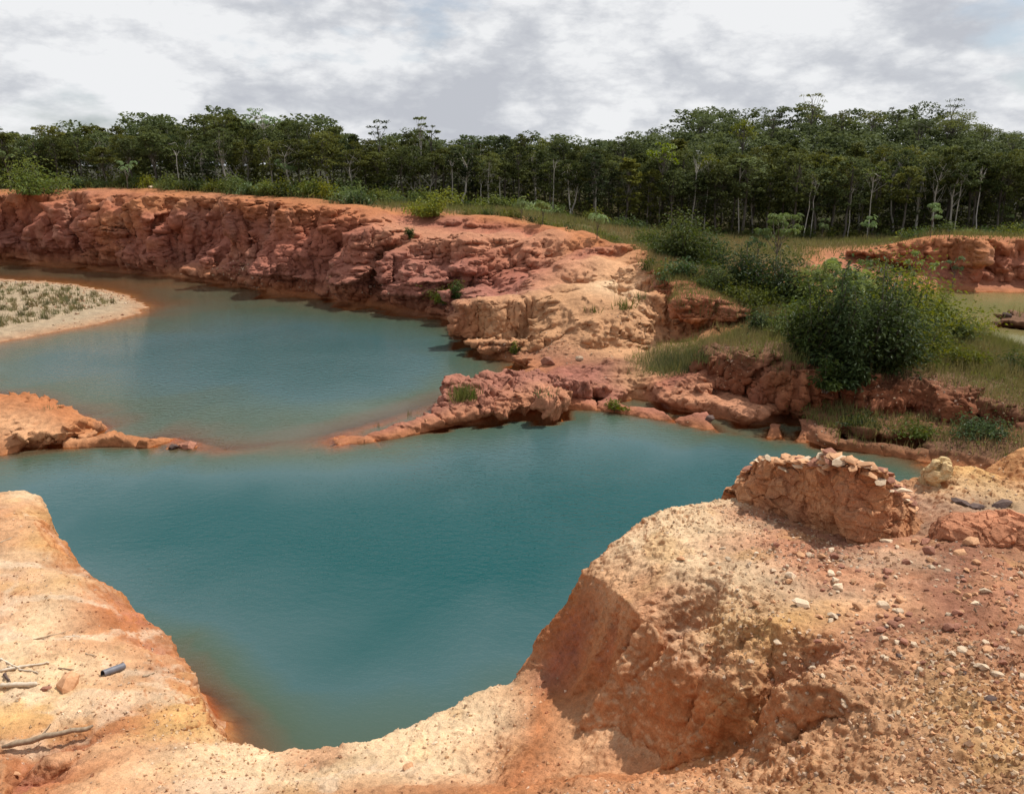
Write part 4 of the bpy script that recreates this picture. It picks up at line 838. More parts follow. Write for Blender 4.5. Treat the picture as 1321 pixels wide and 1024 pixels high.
# the big ones on the ridge: px, base py, width px, height px, leaves, leaf size, material, label
for (px, py, w, h, n, ls, mat, lab) in [
    (880, 342, 96, 66, 4200, .30, LEAF_BUSH, 'large light green bush at the left end of the grassy ridge'),
    (838, 318, 46, 30, 1300, .28, LEAF_BUSH, 'low green bush at the left foot of the large light green one'),
    (918, 346, 44, 44, 1500, .28, LEAF_DARK, 'dark bush leaning on the right side of the large light green bush'),
    (960, 372, 52, 44, 1700, .26, LEAF_DARK, 'dark green bush in front of the silver-leaved trees'),
    (1003, 384, 56, 42, 1900, .26, LEAF_DARK, 'glossy dark bush below the silver-leaved trees'),
    (1040, 395, 50, 50, 1700, .26, LEAF_BUSH, 'mid green bush left of the drooping-leaved tree'),
    (1040, 462, 58, 92, 2600, .26, LEAF_DARK, 'tall dark bush forming the left part of the big clump on the ridge'),
    (1082, 480, 64, 124, 3600, .27, LEAF_DARK, 'big dark glossy bush in the middle of the ridge reaching down the red bank'),
    (1122, 474, 84, 86, 4200, .26, LEAF_DARK, 'dark bush joined to the right side of the big glossy one'),
    (1096, 496, 50, 44, 1500, .25, LEAF_DARK, 'dark drooping bush hanging over the red scarp'),
    (1165, 424, 96, 66, 4000, .26, LEAF_BUSH, 'broad green bush in front of the pond'),
    (1205, 420, 44, 56, 1800, .25, LEAF_BUSH, 'upright green bush with pale tips at the left edge of the pond'),
    (1130, 400, 60, 52, 2000, .26, LEAF_BUSH, 'green bush behind the broad one by the pond'),
    (1168, 470, 60, 42, 1600, .22, LEAF_BUSH, 'low leafy bush on the slope below the broad pond bush'),
    (1228, 440, 50, 26, 1200, .22, LEAF_BUSH, 'low bush where the grass meets the pond edge'),
    (1022, 438, 46, 26, 1100, .22, LEAF_BUSH, 'low scrub left of the big dark bush'),
    (983, 428, 40, 20, 900, .22, LEAF_BUSH, 'small scrub on the slope above the red scarp'),
    (1262, 432, 46, 20, 900, .2, LEAF_BUSH, 'flat scrub overhanging the pond near the right edge'),
    (1150, 448, 70, 46, 2200, .24, LEAF_BUSH, 'green bush between the broad pond bush and the big dark one'),
    (1195, 455, 66, 36, 1700, .22, LEAF_BUSH, 'spreading bush on the slope under the upright pond bush'),
    (1095, 392, 60, 40, 1700, .26, LEAF_DARK, 'dark bush on the crest behind the drooping-leaved tree'),
    (1045, 420, 56, 40, 1700, .24, LEAF_BUSH, 'bush filling the slope left of the big dark bush'),
    (1110, 440, 60, 50, 2000, .24, LEAF_DARK, 'dark bush right behind the joined dark pair'),
    (1065, 500, 36, 44, 1100, .22, LEAF_DARK, 'dark hanging growth down the face of the red scarp'),
    (1238, 470, 60, 24, 1200, .2, LEAF_BUSH, 'low green scrub in the grass toward the right edge'),
    (1300, 478, 60, 22, 1100, .2, LEAF_BUSH, 'low scrub on the grass at the right edge'),
    (925, 372, 40, 26, 1000, .22, LEAF_BUSH, 'low bush in the grass just above the first red scarp'),
    (975, 402, 46, 22, 900, .2, LEAF_BUSH, 'low scrub in the middle of the grassy slope'),
    (1180, 560, 56, 15, 1100, .16, LEAF_DARK, 'dark scrub on the bank just above the water on the right'),
    (1260, 560, 66, 18, 1300, .16, LEAF_DARK, 'dark scrub on the lower bank near the right edge'),
    (1110, 545, 46, 11, 800, .16, LEAF_DARK, 'thin scrub on the lower bank below the red scarp'),
    (572, 390, 46, 30, 1300, .2, LEAF_BUSH, 'green bush growing low on the far red cliff'),
    (590, 385, 22, 24, 700, .2, LEAF_DARK, 'dark bush touching the low bush on the red cliff'),
    (528, 307, 16, 13, 500, .2, LEAF_DARK, 'single small dark plant high on the far red cliff'),
    (665, 455, 14, 14, 300, .16, LEAF_BUSH, 'tiny bush at the cove shore under the tan mound'),
    (793, 526, 26, 12, 500, .16, LEAF_BUSH, 'small green clump at the water edge under the rubble'),
    (45, 250, 66, 38, 2000, .42, LEAF_BUSH, 'round olive bush on the rim at the far left'),
    (500, 262, 60, 16, 1000, .34, LEAF_BUSH, 'low bush on the rim where the cliff top dips'),
    (556, 277, 56, 28, 1500, .34, LEAF_BUSH, 'yellow-green bush on the rim below the forked white tree'),
    (455, 256, 34, 24, 900, .34, LEAF_BUSH, 'yellow-green bush on the rim left of the dip')]:
    p = hit(px, py); s_ = px_size(p)*(1.0 if px < 930 or py > 520 else .92 if 1030 < px < 1105 or px > 1190 else 1.32); g1, g2 = shrub_geo(h*s_, w*s_, 30 if n > 1500 else 12, int(n*1.45), ls)
    put_shrub(p, g1, g2, lab, mat)
# repeated shrubs along rims and forest foot
sh = []
for mat in (LEAF_BUSH, LEAF_BUSH, LEAF_DARK, LEAF_SILVER, LEAF_BUSH, LEAF_DARK):
    g1, g2 = shrub_geo(2.0, 3.2, 11, 620, .34, asp=.45); sh.append((g1.mesh('shrub_stem', BARK_GREY), g2.mesh('shrub_foliage', mat)))
def rim_shrubs(n, x0, x1, rf, smin, smax, lab, grp):
    for i in range(n):
        px = x0 + (x1-x0)*(i+frng.uniform(.0, 1))/n; r = rf(px) + frng.uniform(-1, 2.5); x, y, _ = PA(px, 250, r, 0)
        k = frng.choice([0, 1, 2, 3, 4, 5, 0, 4])
        put_shrub((x, y, down(x, y)[0]), sh[k][0], sh[k][1], ('silvery ' if k == 3 else ('dark ' if k in (2, 5) else 'green ')) + lab, None, grp, rz=frng.uniform(0, 6), s=frng.uniform(smin, smax))
rim_shrubs(44, 55, 470, lambda p: float(np.interp(p, [0, 100, 200, 300, 400, 470], [111, 108, 101.5, 93.5, 84.5, 82])), .45, 1.15, 'shrub among the growth along the top of the left cliff', 'shrubs along the top of the left cliff')
rim_shrubs(26, 470, 830, lambda p: float(np.interp(p, FR_X, FR_R))-6.0, .45, 1.15, 'shrub on the slope between the pit rim and the central forest', 'shrubs between pit rim and forest')
rim_shrubs(16, 600, 800, lambda p: float(np.interp(p, [600, 800], [80, 72])), .3, .62, 'shrub near the edge of the middle pit rim', 'small shrubs on the middle rim')
rim_shrubs(24, 900, 1340, lambda p: float(np.interp(p, FR_X, FR_R))-1.5, .4, .85, 'shrub at the foot of the wooded hill', 'shrubs at the foot of the hill')
rim_shrubs(22, 1170, 1360, lambda p: 88.5, .45, .95, 'shrub on top of the red bank beyond the pond', 'shrubs on the pond bank')

for i in range(34):
    t_ = (i+frng.random())/34; px = 835 + 420*t_; py = float(np.interp(px, [830, 900, 960, 1050, 1150, 1225, 1260], [334, 352, 374, 398, 418, 436, 446])) + frng.uniform(-9, 22)
    k = frng.choice([0, 1, 2, 4, 4, 5]); p = hit(px, py)
    put_shrub(p, sh[k][0], sh[k][1], ('dark ' if k in (2, 5) else 'bright green ') + ('shrub of the ridge belt toward its upper left end' if t_ < .4 else 'shrub of the ridge belt around the big bushes' if t_ < .75 else 'shrub of the ridge belt toward the pond'), None, 'shrubs of the belt along the ridge', rz=frng.uniform(0, 6), s=frng.uniform(.42, .95))
# silver-leaved young trees with candelabra branches and palmate leaves
def palmate(g, c, R, up, tint, lobes=8):
    up = unit(np.asarray(up, float)); a = unit(np.cross(up, [.3, .2, 1.])); b = np.cross(up, a); v = []; f = []
    for k in range(lobes):
        w = 2*math.pi*k/lobes; d = math.cos(w)*a + math.sin(w)*b; e = -math.sin(w)*a + math.cos(w)*b
        i = len(v); v += [c, c + d*R*.55 + e*R*.17, c + d*R - up*R*.28, c + d*R*.55 - e*R*.17]; f.append((i, i+1, i+2, i+3))
    g.put(v, f, tint)
def cecropia(px, py, hpx, wpx, nb, nl, R, label, mat=LEAF_SILVER, lean=0.):
    p = hit(px, py) if py else None
    if py is None: return
    s_ = px_size(p); H = hpx*s_; Wd = wpx*s_; tg, cg = Geo(), Geo()
    tr = bent((0, 0, -.3), (lean*H, 0, H*.55), 6, .05); tube(tg, tr, np.linspace(.010*H+.02, .007*H+.01, 6), 6)
    for k in range(nb):
        a = 2.4*k+rng.uniform(-.3, .3); rad = Wd/2*math.sqrt((k+.4)/nb)*.9; tip = tr[5] + np.array([math.cos(a)*rad, math.sin(a)*rad, H*.46*rng.uniform(.15, 1.05)])
        tube(tg, bent(tr[3+k % 3], tip, 5, .08), np.linspace(.006*H+.006, .003*H+.005, 5), 4)
        for j in range(int(nl*2.2)):
            d = unit(rng.normal(size=3)*np.array([1, 1, .5])); c = tip + d*R*rng.uniform(.3, 1.7)*np.array([1, 1, .7]); palmate(cg, c, R*rng.uniform(.45, .9), d*.8+np.array([0, 0, .55]), rng.uniform(.1, 1))
    put_shrub(p, tg, cg, label, mat, name='broadleaf_tree', sm=BARK_GREY, cat='tree')
cecropia(1000, 352, 70, 60, 12, 8, .42, 'silver-leaved young tree with two heads standing on the ridge')
cecropia(976, 342, 40, 28, 6, 6, .34, 'small silver-leaved tree just left of the two-headed one')
cecropia(1074, 452, 102, 74, 15, 9, .38, 'tree with drooping finger-like pale leaves above the big dark bush', LEAF_SILVER)
cecropia(1112, 374, 36, 18, 3, 5, .34, 'slim young tree with a single leaf head in front of the red slope')
cecropia(1173, 372, 42, 18, 3, 5, .34, 'slim pale young tree left of the pond bank')
cecropia(1192, 388, 46, 38, 5, 4, .30, 'sparse pale-branched young tree at the edge of the pond')
cecropia(1228, 372, 36, 22, 3, 5, .32, 'thin leafy tree before the red pond bank')
for (px, py, h, w, txt) in [(700, 290, 26, 18, 'on the rim right of centre'), (672, 284, 24, 20, 'on the middle rim'), (770, 308, 30, 20, 'left of the ridge bushes'), (1118, 312, 28, 18, 'before the straight trunks of the hill'), (1200, 306, 34, 18, 'on the pond bank'),
        (500, 258, 24, 18, 'above the dip of the rim'), (165, 244, 34, 30, 'left of the pale pole'), (14, 246, 40, 30, 'at the left edge'), (370, 250, 44, 30, 'on the rim right of the white tangle'), (1290, 303, 30, 26, 'on the pond bank at the right edge'), (1060, 310, 24, 14, 'at the far side of the meadow')]:
    cecropia(px, py, h, w, 4, 5, .40, f'small silver-leaved tree {txt}')
tick('shrubs')

# ---------------------------------------------------------------- grass
def scatter(mask_w, n):
    a, b, c = (V[T[:, k], :3] for k in range(3)); ar = np.linalg.norm(np.cross(b-a, c-a), axis=1)/2*mask_w
    idx = rng.choice(len(T), n, p=ar/ar.sum()); u = rng.random((n, 2)); fl = u.sum(1) > 1; u[fl] = 1-u[fl]
    return a[idx]*(1-u.sum(1))[:, None] + b[idx]*u[:, :1] + c[idx]*u[:, 1:], idx
def blades(g, p, h, w, tint):
    n = len(p); a = rng.uniform(0, 6.283, n); s = np.stack([np.cos(a), np.sin(a), np.zeros(n)], 1)*(w/2)[:, None]
    tip = p + np.stack([rng.normal(size=n)*.3*h, rng.normal(size=n)*.3*h, h], 1); base = p - np.array([0, 0, .03])
    v = np.stack([base-s, base+s, tip], 1).reshape(-1, 3); g.put(v, np.arange(3*n).reshape(n, 3), np.repeat(tint, 3))
cg_ = V[T, 6].mean(1); cc_ = V[T, :3].mean(1); Rg = np.hypot(cc_[:, 0], cc_[:, 1]); okf = (cc_[:, 1] > 8) & (cc_[:, 2] > .15) & (np.abs(cc_[:, 0]) < .78*cc_[:, 1])
w1 = np.where((Rg > 24) & (Rg < 66) & okf, np.clip(cg_-.12, 0, 1), 0); w2 = np.where((Rg >= 62) & (Rg < 122) & okf, np.clip(cg_-.12, 0, 1), 0)
g = Geo()
for w_, n, h0, h1, ww in ((w1, 95000, .22, .62, .035), (w2, 52000, .3, .75, .085)):
    q, _ = scatter(w_, n); patch = np.clip(.42 + .75*fbm(q*.16, 3, 91) + .25*vnoise(q*.8, 93), 0, 1.1); hh = (h0 + (h1-h0)*rng.random(n))*(.65 + .7*np.clip(.5+vnoise(q*.5, 95), 0, 1))
    blades(g, q, hh, np.full(n, ww)*rng.uniform(.6, 1.4, n), np.clip(patch + rng.normal(size=n)*.12, 0, 1.3))
obj('grass', g.mesh('grass', LEAF_GRASS), kind='stuff', label='rough green and straw-coloured grass over the ridge and meadow', category='grass')
g = Geo(); q, _ = scatter(w1, 4200); q = np.repeat(q[vnoise(q*.45, 97) > -.05], 5, 0); q = q + rng.normal(size=q.shape)*np.array([.16, .16, .12]) + np.array([0, 0, .18])
leaves(g, q, rng.uniform(.07, .17, len(q)), np.clip(rng.normal(.5, .25, len(q)), 0, 1.1), up=.5)
obj('weeds', g.mesh('weeds', LEAF_BUSH), kind='stuff', label='small leafy weeds mixed through the ridge grass', category='weeds')
# single tufts
def tuft_mesh(n, h, sp, w, name='tuft', mat=LEAF_GRASS, t0=.1, t1=.7):
    g = Geo(); p = np.stack([rng.normal(size=n)*sp, rng.normal(size=n)*sp, np.zeros(n)], 1); blades(g, p, h*rng.uniform(.5, 1.1, n), np.full(n, w), rng.uniform(t0, t1, n)); return g.mesh(name, mat)
def tuft(px, py, n, h, sp, w, label, t0=.0, t1=.6): p = hit(px, py); obj('grass_tuft', tuft_mesh(n, h, sp, w, t0=t0, t1=t1), loc=p, label=label, category='grass tuft')
tuft(600, 513, 260, .85, .30, .045, 'tall grass tuft standing on the spit')
tuft(588, 517, 60, .6, .18, .04, 'thin grass at the left side of the tall tuft on the spit')
tuft(530, 540, 26, .5, .12, .03, 'sparse stalks on the outer part of the spit')
tuft(487, 553, 20, .35, .10, .03, 'tiny dry tuft near the tip of the spit')
tuft(805, 398, 60, 1.0, .25, .06, 'dark upright tuft on the pale slope of the tan mound')
tuft(828, 385, 40, .6, .25, .06, 'small tuft at the right of the upright one on the tan mound')
tuft(765, 402, 40, .5, .25, .06, 'small brown tuft at the ledge of the tan mound')
tuft(885, 470, 500, .75, .9, .045, 'thick patch of grass in the hollow between the red scarps')
tuft(862, 476, 260, .6, .7, .045, 'left lobe of the grass patch in the hollow between the scarps')
tuft(910, 462, 260, .7, .6, .045, 'right lobe of the grass patch in the hollow between the scarps')
tuft(700, 508, 60, .25, .35, .04, 'low green growth on the side of the spit')
tuft(60, 527, 16, .3, .3, .03, 'faint stalks on the ridge of the left peninsula')
tm = [tuft_mesh(18, .5, .11, .06, t0=.4, t1=1.4) for _ in range(5)]
bar_in = [(-80, 366), (0, 366), (60, 368), (115, 376), (150, 388), (140, 396), (95, 402), (60, 412), (0, 424), (-60, 436)]
nb = 0; bx = [b[0] for b in bar_in]; by = [b[1] for b in bar_in]
while nb < 260:
    px, py = frng.uniform(-60, 150), frng.uniform(364, 430)
    if not in_poly(np.array([px]), np.array([py]), bar_in)[0]: continue
    p = hit(px, py)
    if p.z < .12: continue
    o = obj('grass_shoot', tm[nb % 5], loc=p, rot=(0, 0, frng.uniform(0, 6)), scale=frng.uniform(.55, 1.25), label='short dry brown-green grass shoot on the pale sand bar', category='grass shoot', group='grass shoots dotted over the sand bar'); nb += 1
g = Geo(); q = []
for _ in range(900):
    px, py = frng.uniform(-90, 155), frng.uniform(362, 432)
    if in_poly(np.array([px]), np.array([py]), bar_in)[0]:
        p = hit(px, py)
        if p.z > .12 and vnoise(np.array([tuple(p)])*.35, 401)[0] > -.25: q.append(tuple(p))
q = np.repeat(np.array(q), 9, 0); q = q + rng.normal(size=q.shape)*np.array([.16, .16, 0]); blades(g, q, rng.uniform(.12, .38, len(q)), np.full(len(q), .05), rng.uniform(.7, 1.5, len(q)))
obj('stubble', g.mesh('stubble', LEAF_GRASS), kind='stuff', label='dry stubble between the shoots on the sand bar', category='stubble')
tick('grass')

# ---------------------------------------------------------------- stones
def stone_mesh(name, flat=.6, n=22, mat=None, seed=0, sub=True):
    r = np.random.default_rng(seed); p = unit(r.normal(size=(n, 3)))*r.uniform(.78, 1.08, (n, 1))*np.array([1, r.uniform(.65, .95), flat]); p[:, 2] = np.where(p[:, 2] < -flat*.55, -flat*.55, p[:, 2])
    bm = bmesh.new(); 
    for q in p: bm.verts.new(q*.5)
    rr_ = bmesh.ops.convex_hull(bm, input=bm.verts); bmesh.ops.delete(bm, geom=[e for e in rr_['geom_interior'] if isinstance(e, bmesh.types.BMVert)], context='VERTS')
    me = bpy.data.meshes.new(name); bm.to_mesh(me); bm.free()
    if mat: me.materials.append(mat)
    return me
ST = {}
for nm, m_ in (('pale', STONE_PALE), ('orange', STONE_ORANGE), ('red', STONE_RED), ('dark', STONE_DARK)):
    ST[nm] = [stone_mesh('stone', fl, 16 + 2*k, m_, 100+k) for k, fl in enumerate((.5, .62, .75, .42, .85, .55, .68))]
def stone(px, py, w, col, label, group=None, k=None, flat=None, tilt=.25, cat='stone', lift=.1):
    p = hit(px, py); sz = w*px_size(p); k = frng.randrange(7) if k is None else k
    p = p + Vector((0, 0, sz*lift)); sc = (sz*frng.uniform(.85, 1.1), sz*frng.uniform(.8, 1.15), sz*(flat or frng.uniform(.75, 1.15)))
    return obj('stone', ST[col][k], loc=p, rot=(frng.uniform(-tilt, tilt), frng.uniform(-tilt, tilt), frng.uniform(0, 6.28)), scale=sc, label=label, category=cat, **({'group': group} if group else {}))
# tick of stones lying on the right slope
slope = [(960, 660), (1040, 700), (1110, 715), (1200, 690), (1321, 700), (1321, 1010), (1180, 1010), (1080, 940), (960, 850), (880, 740), (900, 670)]
core = [(1080, 712), (1321, 690), (1321, 900), (1180, 880), (1000, 760), (985, 690)]
n_ = 0
while n_ < 265:
    px, py = frng.uniform(880, 1321), frng.uniform(655, 1010)
    if not in_poly(np.array([px]), np.array([py]), slope)[0]: continue
    inc = in_poly(np.array([px]), np.array([py]), core)[0]
    if not inc and frng.random() < .65: continue
    w = (5.5 + 9*frng.random()**2.6)*(1.15 if inc else .85); col = frng.choices(['pale', 'orange', 'red', 'dark'], [.30, .36, .30, .04] if inc else [.45, .45, .1, 0])[0]
    where = 'just below the rock outcrop' if py < 760 and 960 < px < 1200 else 'on the slope at the right edge' if px > 1240 else 'low on the right slope' if py > 880 else 'in the middle of the right slope' if px > 1040 else 'on the pale left part of the slope'
    stone(px, py, w, col, f"{'small' if w < 9 else 'fist-sized' if w < 12.5 else 'larger'} {col if col != 'dark' else 'blackish'} stone {where}", f"loose stones {where}"); n_ += 1
for (px, py, w, col, fl, lab) in [
    (1187, 866, 15, 'pale', .8, 'bright pale angular stone low on the right slope'), (1278, 903, 15, 'dark', .7, 'dark stone near the right edge low on the slope'), (1160, 790, 15, 'pale', .9, 'pale stone in the middle of the rubble'),
    (1107, 785, 16, 'orange', .8, 'rounded orange stone left of the rubble centre'), (1200, 714, 20, 'red', .9, 'reddish block stone under the right end of the outcrop'), (1193, 700, 16, 'red', .9, 'stone stacked above the reddish block stone'),
    (1240, 716, 18, 'orange', .9, 'orange boulder right of the stacked red stones'), (1236, 692, 15, 'orange', .8, 'tan stone below the dark flat slabs'), (1252, 702, 20, 'orange', 1., 'upright orange stone against the ledge block'),
    (1302, 680, 24, 'pale', .75, 'large pale stone lying on the ledge at the right edge'), (1308, 668, 14, 'pale', .8, 'small pale stone behind the large pale one on the ledge'), (1225, 858, 13, 'orange', .8, 'orange stone alone right of the bright pale one'),
    (1250, 770, 13, 'orange', .8, 'orange stone below the ledge block'), (1020, 745, 20, 'pale', 1.4, 'upright pale slab leaning on the slope below the outcrop'), (1034, 780, 22, 'pale', .7, 'long pale stone below the upright slab'),
    (878, 722, 13, 'orange', .9, 'single rounded stone near the crest of the pale slope'), (1145, 700, 20, 'pale', .35, 'flat pale slab at the foot of the outcrop'), (1320, 735, 14, 'orange', .8, 'stone at the right edge beside the ledge block'),
    (88, 884, 30, 'orange', 1.0, 'angular tan rock lying near the grey pipe on the left'), (60, 890, 14, 'red', .7, 'small red rock left of the angular tan one'), (20, 1000, 12, 'orange', .8, 'stone in the hollow under the driftwood'),
    (560, 960, 10, 'pale', .8, 'small pale stone on the crumbly lip at the bottom'), (915, 543, 17, 'dark', 1.3, 'dark hollow-looking boulder at the water edge across the lake'), (952, 557, 9, 'orange', .8, 'small stone at the water edge right of the dark boulder'),
    (707, 470, 24, 'red', 1.2, 'dark brown pointed boulder where the spit meets the mound'), (748, 464, 12, 'pale', 1.2, 'light angular block beside the dark boulder'), (790, 525, 14, 'red', .8, 'reddish rock in the shallows below the rubble'),
    (1300, 408, 12, 'dark', .8, 'dark rock on the islet in the pond'), (197, 243, 9, 'pale', .6, 'grey slab on the rim at the left cliff'), (212, 577, 9, 'dark', .8, 'dark lump behind the tip of the peninsula'), (224, 578, 17, 'dark', .7, 'flat dark lump on the tip of the peninsula'),
    (236, 577, 13, 'red', .8, 'small brown lump between the dark ones'), (244, 577, 18, 'red', 1.2, 'highest brown lump at the very tip of the peninsula'), (250, 582, 8, 'red', .8, 'little brown rock at the water off the tip'),
    (805, 838, 10, 'orange', .8, 'small stone caught on the shaded face'), (527, 990, 14, 'orange', .7, 'crescent of clay on the pale lip')]:
    stone(px, py, w, col, lab, flat=fl)
# fine gravel, too small to pick apart
def gravel(n, wfun, smin, smax, name, label, mat):
    q, idx = scatter(wfun, n); nn = len(q); sz = smin + (smax-smin)*rng.random(nn)**2.5
    base = np.array([[1, 0, 0], [-1, 0, 0], [0, 1, 0], [0, -1, 0], [0, 0, 1], [0, 0, -1]], float); F = np.array([[0, 2, 4], [2, 1, 4], [1, 3, 4], [3, 0, 4], [2, 0, 5], [1, 2, 5], [3, 1, 5], [0, 3, 5]])
    Rm = unit(rng.normal(size=(nn, 3))); A = unit(np.cross(Rm, rng.normal(size=(nn, 3)))); B = np.cross(Rm, A)
    v = base[None] * rng.uniform(.55, 1.0, (nn, 6, 1)); v = v[:, :, :1]*Rm[:, None] + v[:, :, 1:2]*A[:, None]*.8 + v[:, :, 2:]*B[:, None]*.7
    v = q[:, None] + v*sz[:, None, None]; f = (F[None] + 6*np.arange(nn)[:, None, None]).reshape(-1, 3)
    me = mesh_np(name, v.reshape(-1, 3), f, mat); cs = V[T[idx], 3:6].mean(1); pal = np.array([(.55, .42, .28), (.50, .30, .16), (.30, .13, .08), (.42, .22, .12), (.62, .50, .38)])
    c = cs*.45 + pal[rng.integers(0, 5, nn)]*.55; attr(me, 'soil', np.repeat(c*rng.uniform(.75, 1.2, (nn, 1)), 6, 0), 'FLOAT_COLOR'); attr(me, 'tint', np.repeat(rng.random(nn), 6))
    return obj(name, me, kind='stuff', label=label, category='gravel')
rad_ = np.hypot(cc_[:, 0], cc_[:, 1]); up_ = np.abs(np.cross(V[T[:, 1], :3]-V[T[:, 0], :3], V[T[:, 2], :3]-V[T[:, 0], :3])); up_ = up_[:, 2]/np.maximum(np.linalg.norm(up_, axis=1), 1e-9)
vis = (cc_[:, 1] > 2.5) & (rad_ < 19) & (cc_[:, 2] > 3) & (cc_[:, 0] < 1.3*cc_[:, 1]) & (cc_[:, 0] > -1.0*cc_[:, 1]); noi = np.clip(.35+1.2*vnoise(cc_*.6, 201), .06, 1.2)
rgt = np.clip((cc_[:, 0]-.8)/2, .25, 1.6)
gravel(40000, np.where(vis, noi*rgt*up_**2*(9/np.maximum(rad_, 4))**1.2, 0), .008, .045, 'gravel', 'crumbs of gravel and clay strewn over the near banks', SOIL)
vis2 = (rad_ > 28) & (rad_ < 62) & (cc_[:, 2] > .05) & (cc_[:, 2] < 3.2) & (cg_ < .4) & (cc_[:, 1] > 0) & (cc_[:, 0]/np.maximum(cc_[:, 1], 1) > -.15)
gravel(9000, np.where(vis2, np.clip(.2+1.4*vnoise(cc_*.25, 203), .03, 1.2), 0), .03, .13, 'rubble', 'broken clay rubble over the far shore slopes', SOIL)
vis3 = (rad_ > 60) & (rad_ < 112) & (cc_[:, 2] > .05) & (cc_[:, 2] < 2.6) & (cg_ < .4) & (cc_[:, 0] < 2) & (cc_[:, 1] > 0)
gravel(5000, np.where(vis3, np.clip(.2+1.4*vnoise(cc_*.15, 205), .03, 1.2), 0), .08, .28, 'rubble', 'fallen clay rubble at the foot of the far cliff', SOIL)

# ---------------------------------------------------------------- layered rock outcrop with loose slabs
def displaced_block(name, P, nu, nv, mat_soil, col_fn, parent=None, amp=1.0, seed=0):
    """P(u,v) -> xyz array over a closed-in-v sheet"""
    u, v = np.meshgrid(np.linspace(0, 1, nu), np.linspace(0, 1, nv), indexing='ij'); pnt = P(u.ravel(), v.ravel())
    i = np.arange(nu*nv).reshape(nu, nv); f = np.stack([i[:-1, :-1].ravel(), i[1:, :-1].ravel(), i[1:, 1:].ravel(), i[:-1, 1:].ravel()], 1)
    Tt = np.vstack([f[:, [0, 1, 2]], f[:, [0, 2, 3]]]); n = normals(pnt, Tt)
    lay = pnt[:, 2]*5.5 + pnt[:, 0]*.9 + 1.6*fbm(pnt*1.1, 3, seed); st = np.floor(lay); fr = lay-st; hsh = _h(st.astype(np.int64)+500, np.zeros(len(st), np.int64), np.zeros(len(st), np.int64), seed)
    ledge = (hsh-.5)*.05 - .030*np.exp(-((fr-.02)/.07)**2)*np.clip(.3+1.6*vnoise(pnt*1.7, seed+9), 0, 1)
    wq = pnt + .08*np.stack([vnoise(pnt*4, 1), vnoise(pnt*4, 2), vnoise(pnt*4, 3)], 1); f1, cr = worley(wq*np.array([3.6, 3.6, 5.]), seed+2); f2, c2 = worley(wq*11, seed+3)
    crack = -.05*np.clip((f1-.55)/.25, 0, 1); d = ledge + crack*.7 + .07*(cr-.5) + .028*(c2-.5) + .014*vnoise(pnt*18, seed) + .10*fbm(pnt*2, 4, seed+4)
    q = pnt + n*(amp*d)[:, None]; me = mesh_np(name, q, f, mat_soil, False); attr(me, 'soil', col_fn(q, n, cr, fr), 'FLOAT_COLOR'); return me
def poly_at(pts_, t):
    pts_ = np.asarray(pts_, float); L = np.r_[0, np.cumsum(np.linalg.norm(np.diff(pts_, axis=0), axis=1))]; L /= L[-1]
    return np.stack([np.interp(t, L, pts_[:, k]) for k in range(pts_.shape[1])], -1)
basep = [(958, 652), (985, 658), (1020, 668), (1060, 688), (1100, 702), (1150, 698), (1198, 676)]
topy = [(958, 642), (975, 618), (990, 600), (1020, 598), (1060, 603), (1085, 592), (1120, 608), (1160, 632), (1198, 664)]
B_ = np.array([tuple(hit(*q)) for q in basep]); bx_ = [q[0] for q in basep]
def outP(u, v):
    b = poly_at(B_, u); px = 958 + 240*u; ty = np.interp(px, [q[0] for q in topy], [q[1] for q in topy])
    yb = b[:, 1] + .34; cy = (CY-ty)/FPX; tz = EYE + yb*(-sp+cy*cp)/(cp+cy*sp)                     # height of the top edge
    tz = np.maximum(tz, b[:, 2] + .05); h = tz-b[:, 2]; z0 = b[:, 2]-.15
    x = b[:, 0].copy(); y = b[:, 1].copy(); z = np.zeros_like(x); w = .50
    # v: 0..0.5 front, 0.5..0.8 top, 0.8..1 back
    a = np.clip(v/.5, 0, 1); y = y + .34*a + np.clip((v-.5)/.3, 0, 1)*w + np.clip((v-.8)/.2, 0, 1)*.25
    z = z0 + (tz-z0)*a - .10*np.clip((v-.5)/.3, 0, 1) - (h+.35)*np.clip((v-.8)/.2, 0, 1)
    return np.stack([x, y, z], 1)
def out_col(q, n, cr, fr):
    top = np.clip((n[:, 2]*(1 if True else 1)-.3)/.4, 0, 1); base = np.array([.42, .185, .085]); alt = np.array([.46, .235, .12]); rd = np.array([.27, .11, .06])
    m = cr[:, None]; c = base*(1-m)+alt*m; r_ = np.clip(fbm(q*2.2, 3, 301)*3, 0, 1)[:, None]; c = c*(1-r_*.5)+rd*r_*.5
    return c*(.85+.3*np.random.default_rng(3).random((len(q), 1)))
e_out = obj('rock_outcrop', None, loc=tuple(B_[3]), label='layered orange rock outcrop topped with loose slabs on the right bank', category='rock outcrop')
me = displaced_block('bedrock', outP, 420, 230, SOIL, out_col, seed=11)
bo = obj('bedrock', me, e_out, loc=tuple(-B_[3]))
r2 = random.Random(11)
for k in range(120):                                             # slabs lying on the top and at the right end
    u = r2.random()**.8; px = 962 + 232*u; v = .5 + .3*r2.random()**1.3 if (r2.random() < .75 or u < .7) else r2.uniform(.4, .5)
    q = outP(np.array([(px-958)/240]), np.array([v]))[0]; sz = (10 + 19*r2.random()**1.4)*px_size(q)
    mcol = r2.choices(['pale', 'orange', 'red'], [.14, .66, .20])[0]
    o = obj('slab', ST[mcol][r2.choice([0, 3, 3, 5])], e_out, loc=tuple(q + np.array([0, 0, sz*.10 + .012]) - B_[3]), rot=(r2.uniform(-.2, .2), r2.uniform(-.2, .2), r2.uniform(0, 6.28)), scale=(sz, sz*r2.uniform(.6, 1), sz*r2.uniform(.3, .6)))
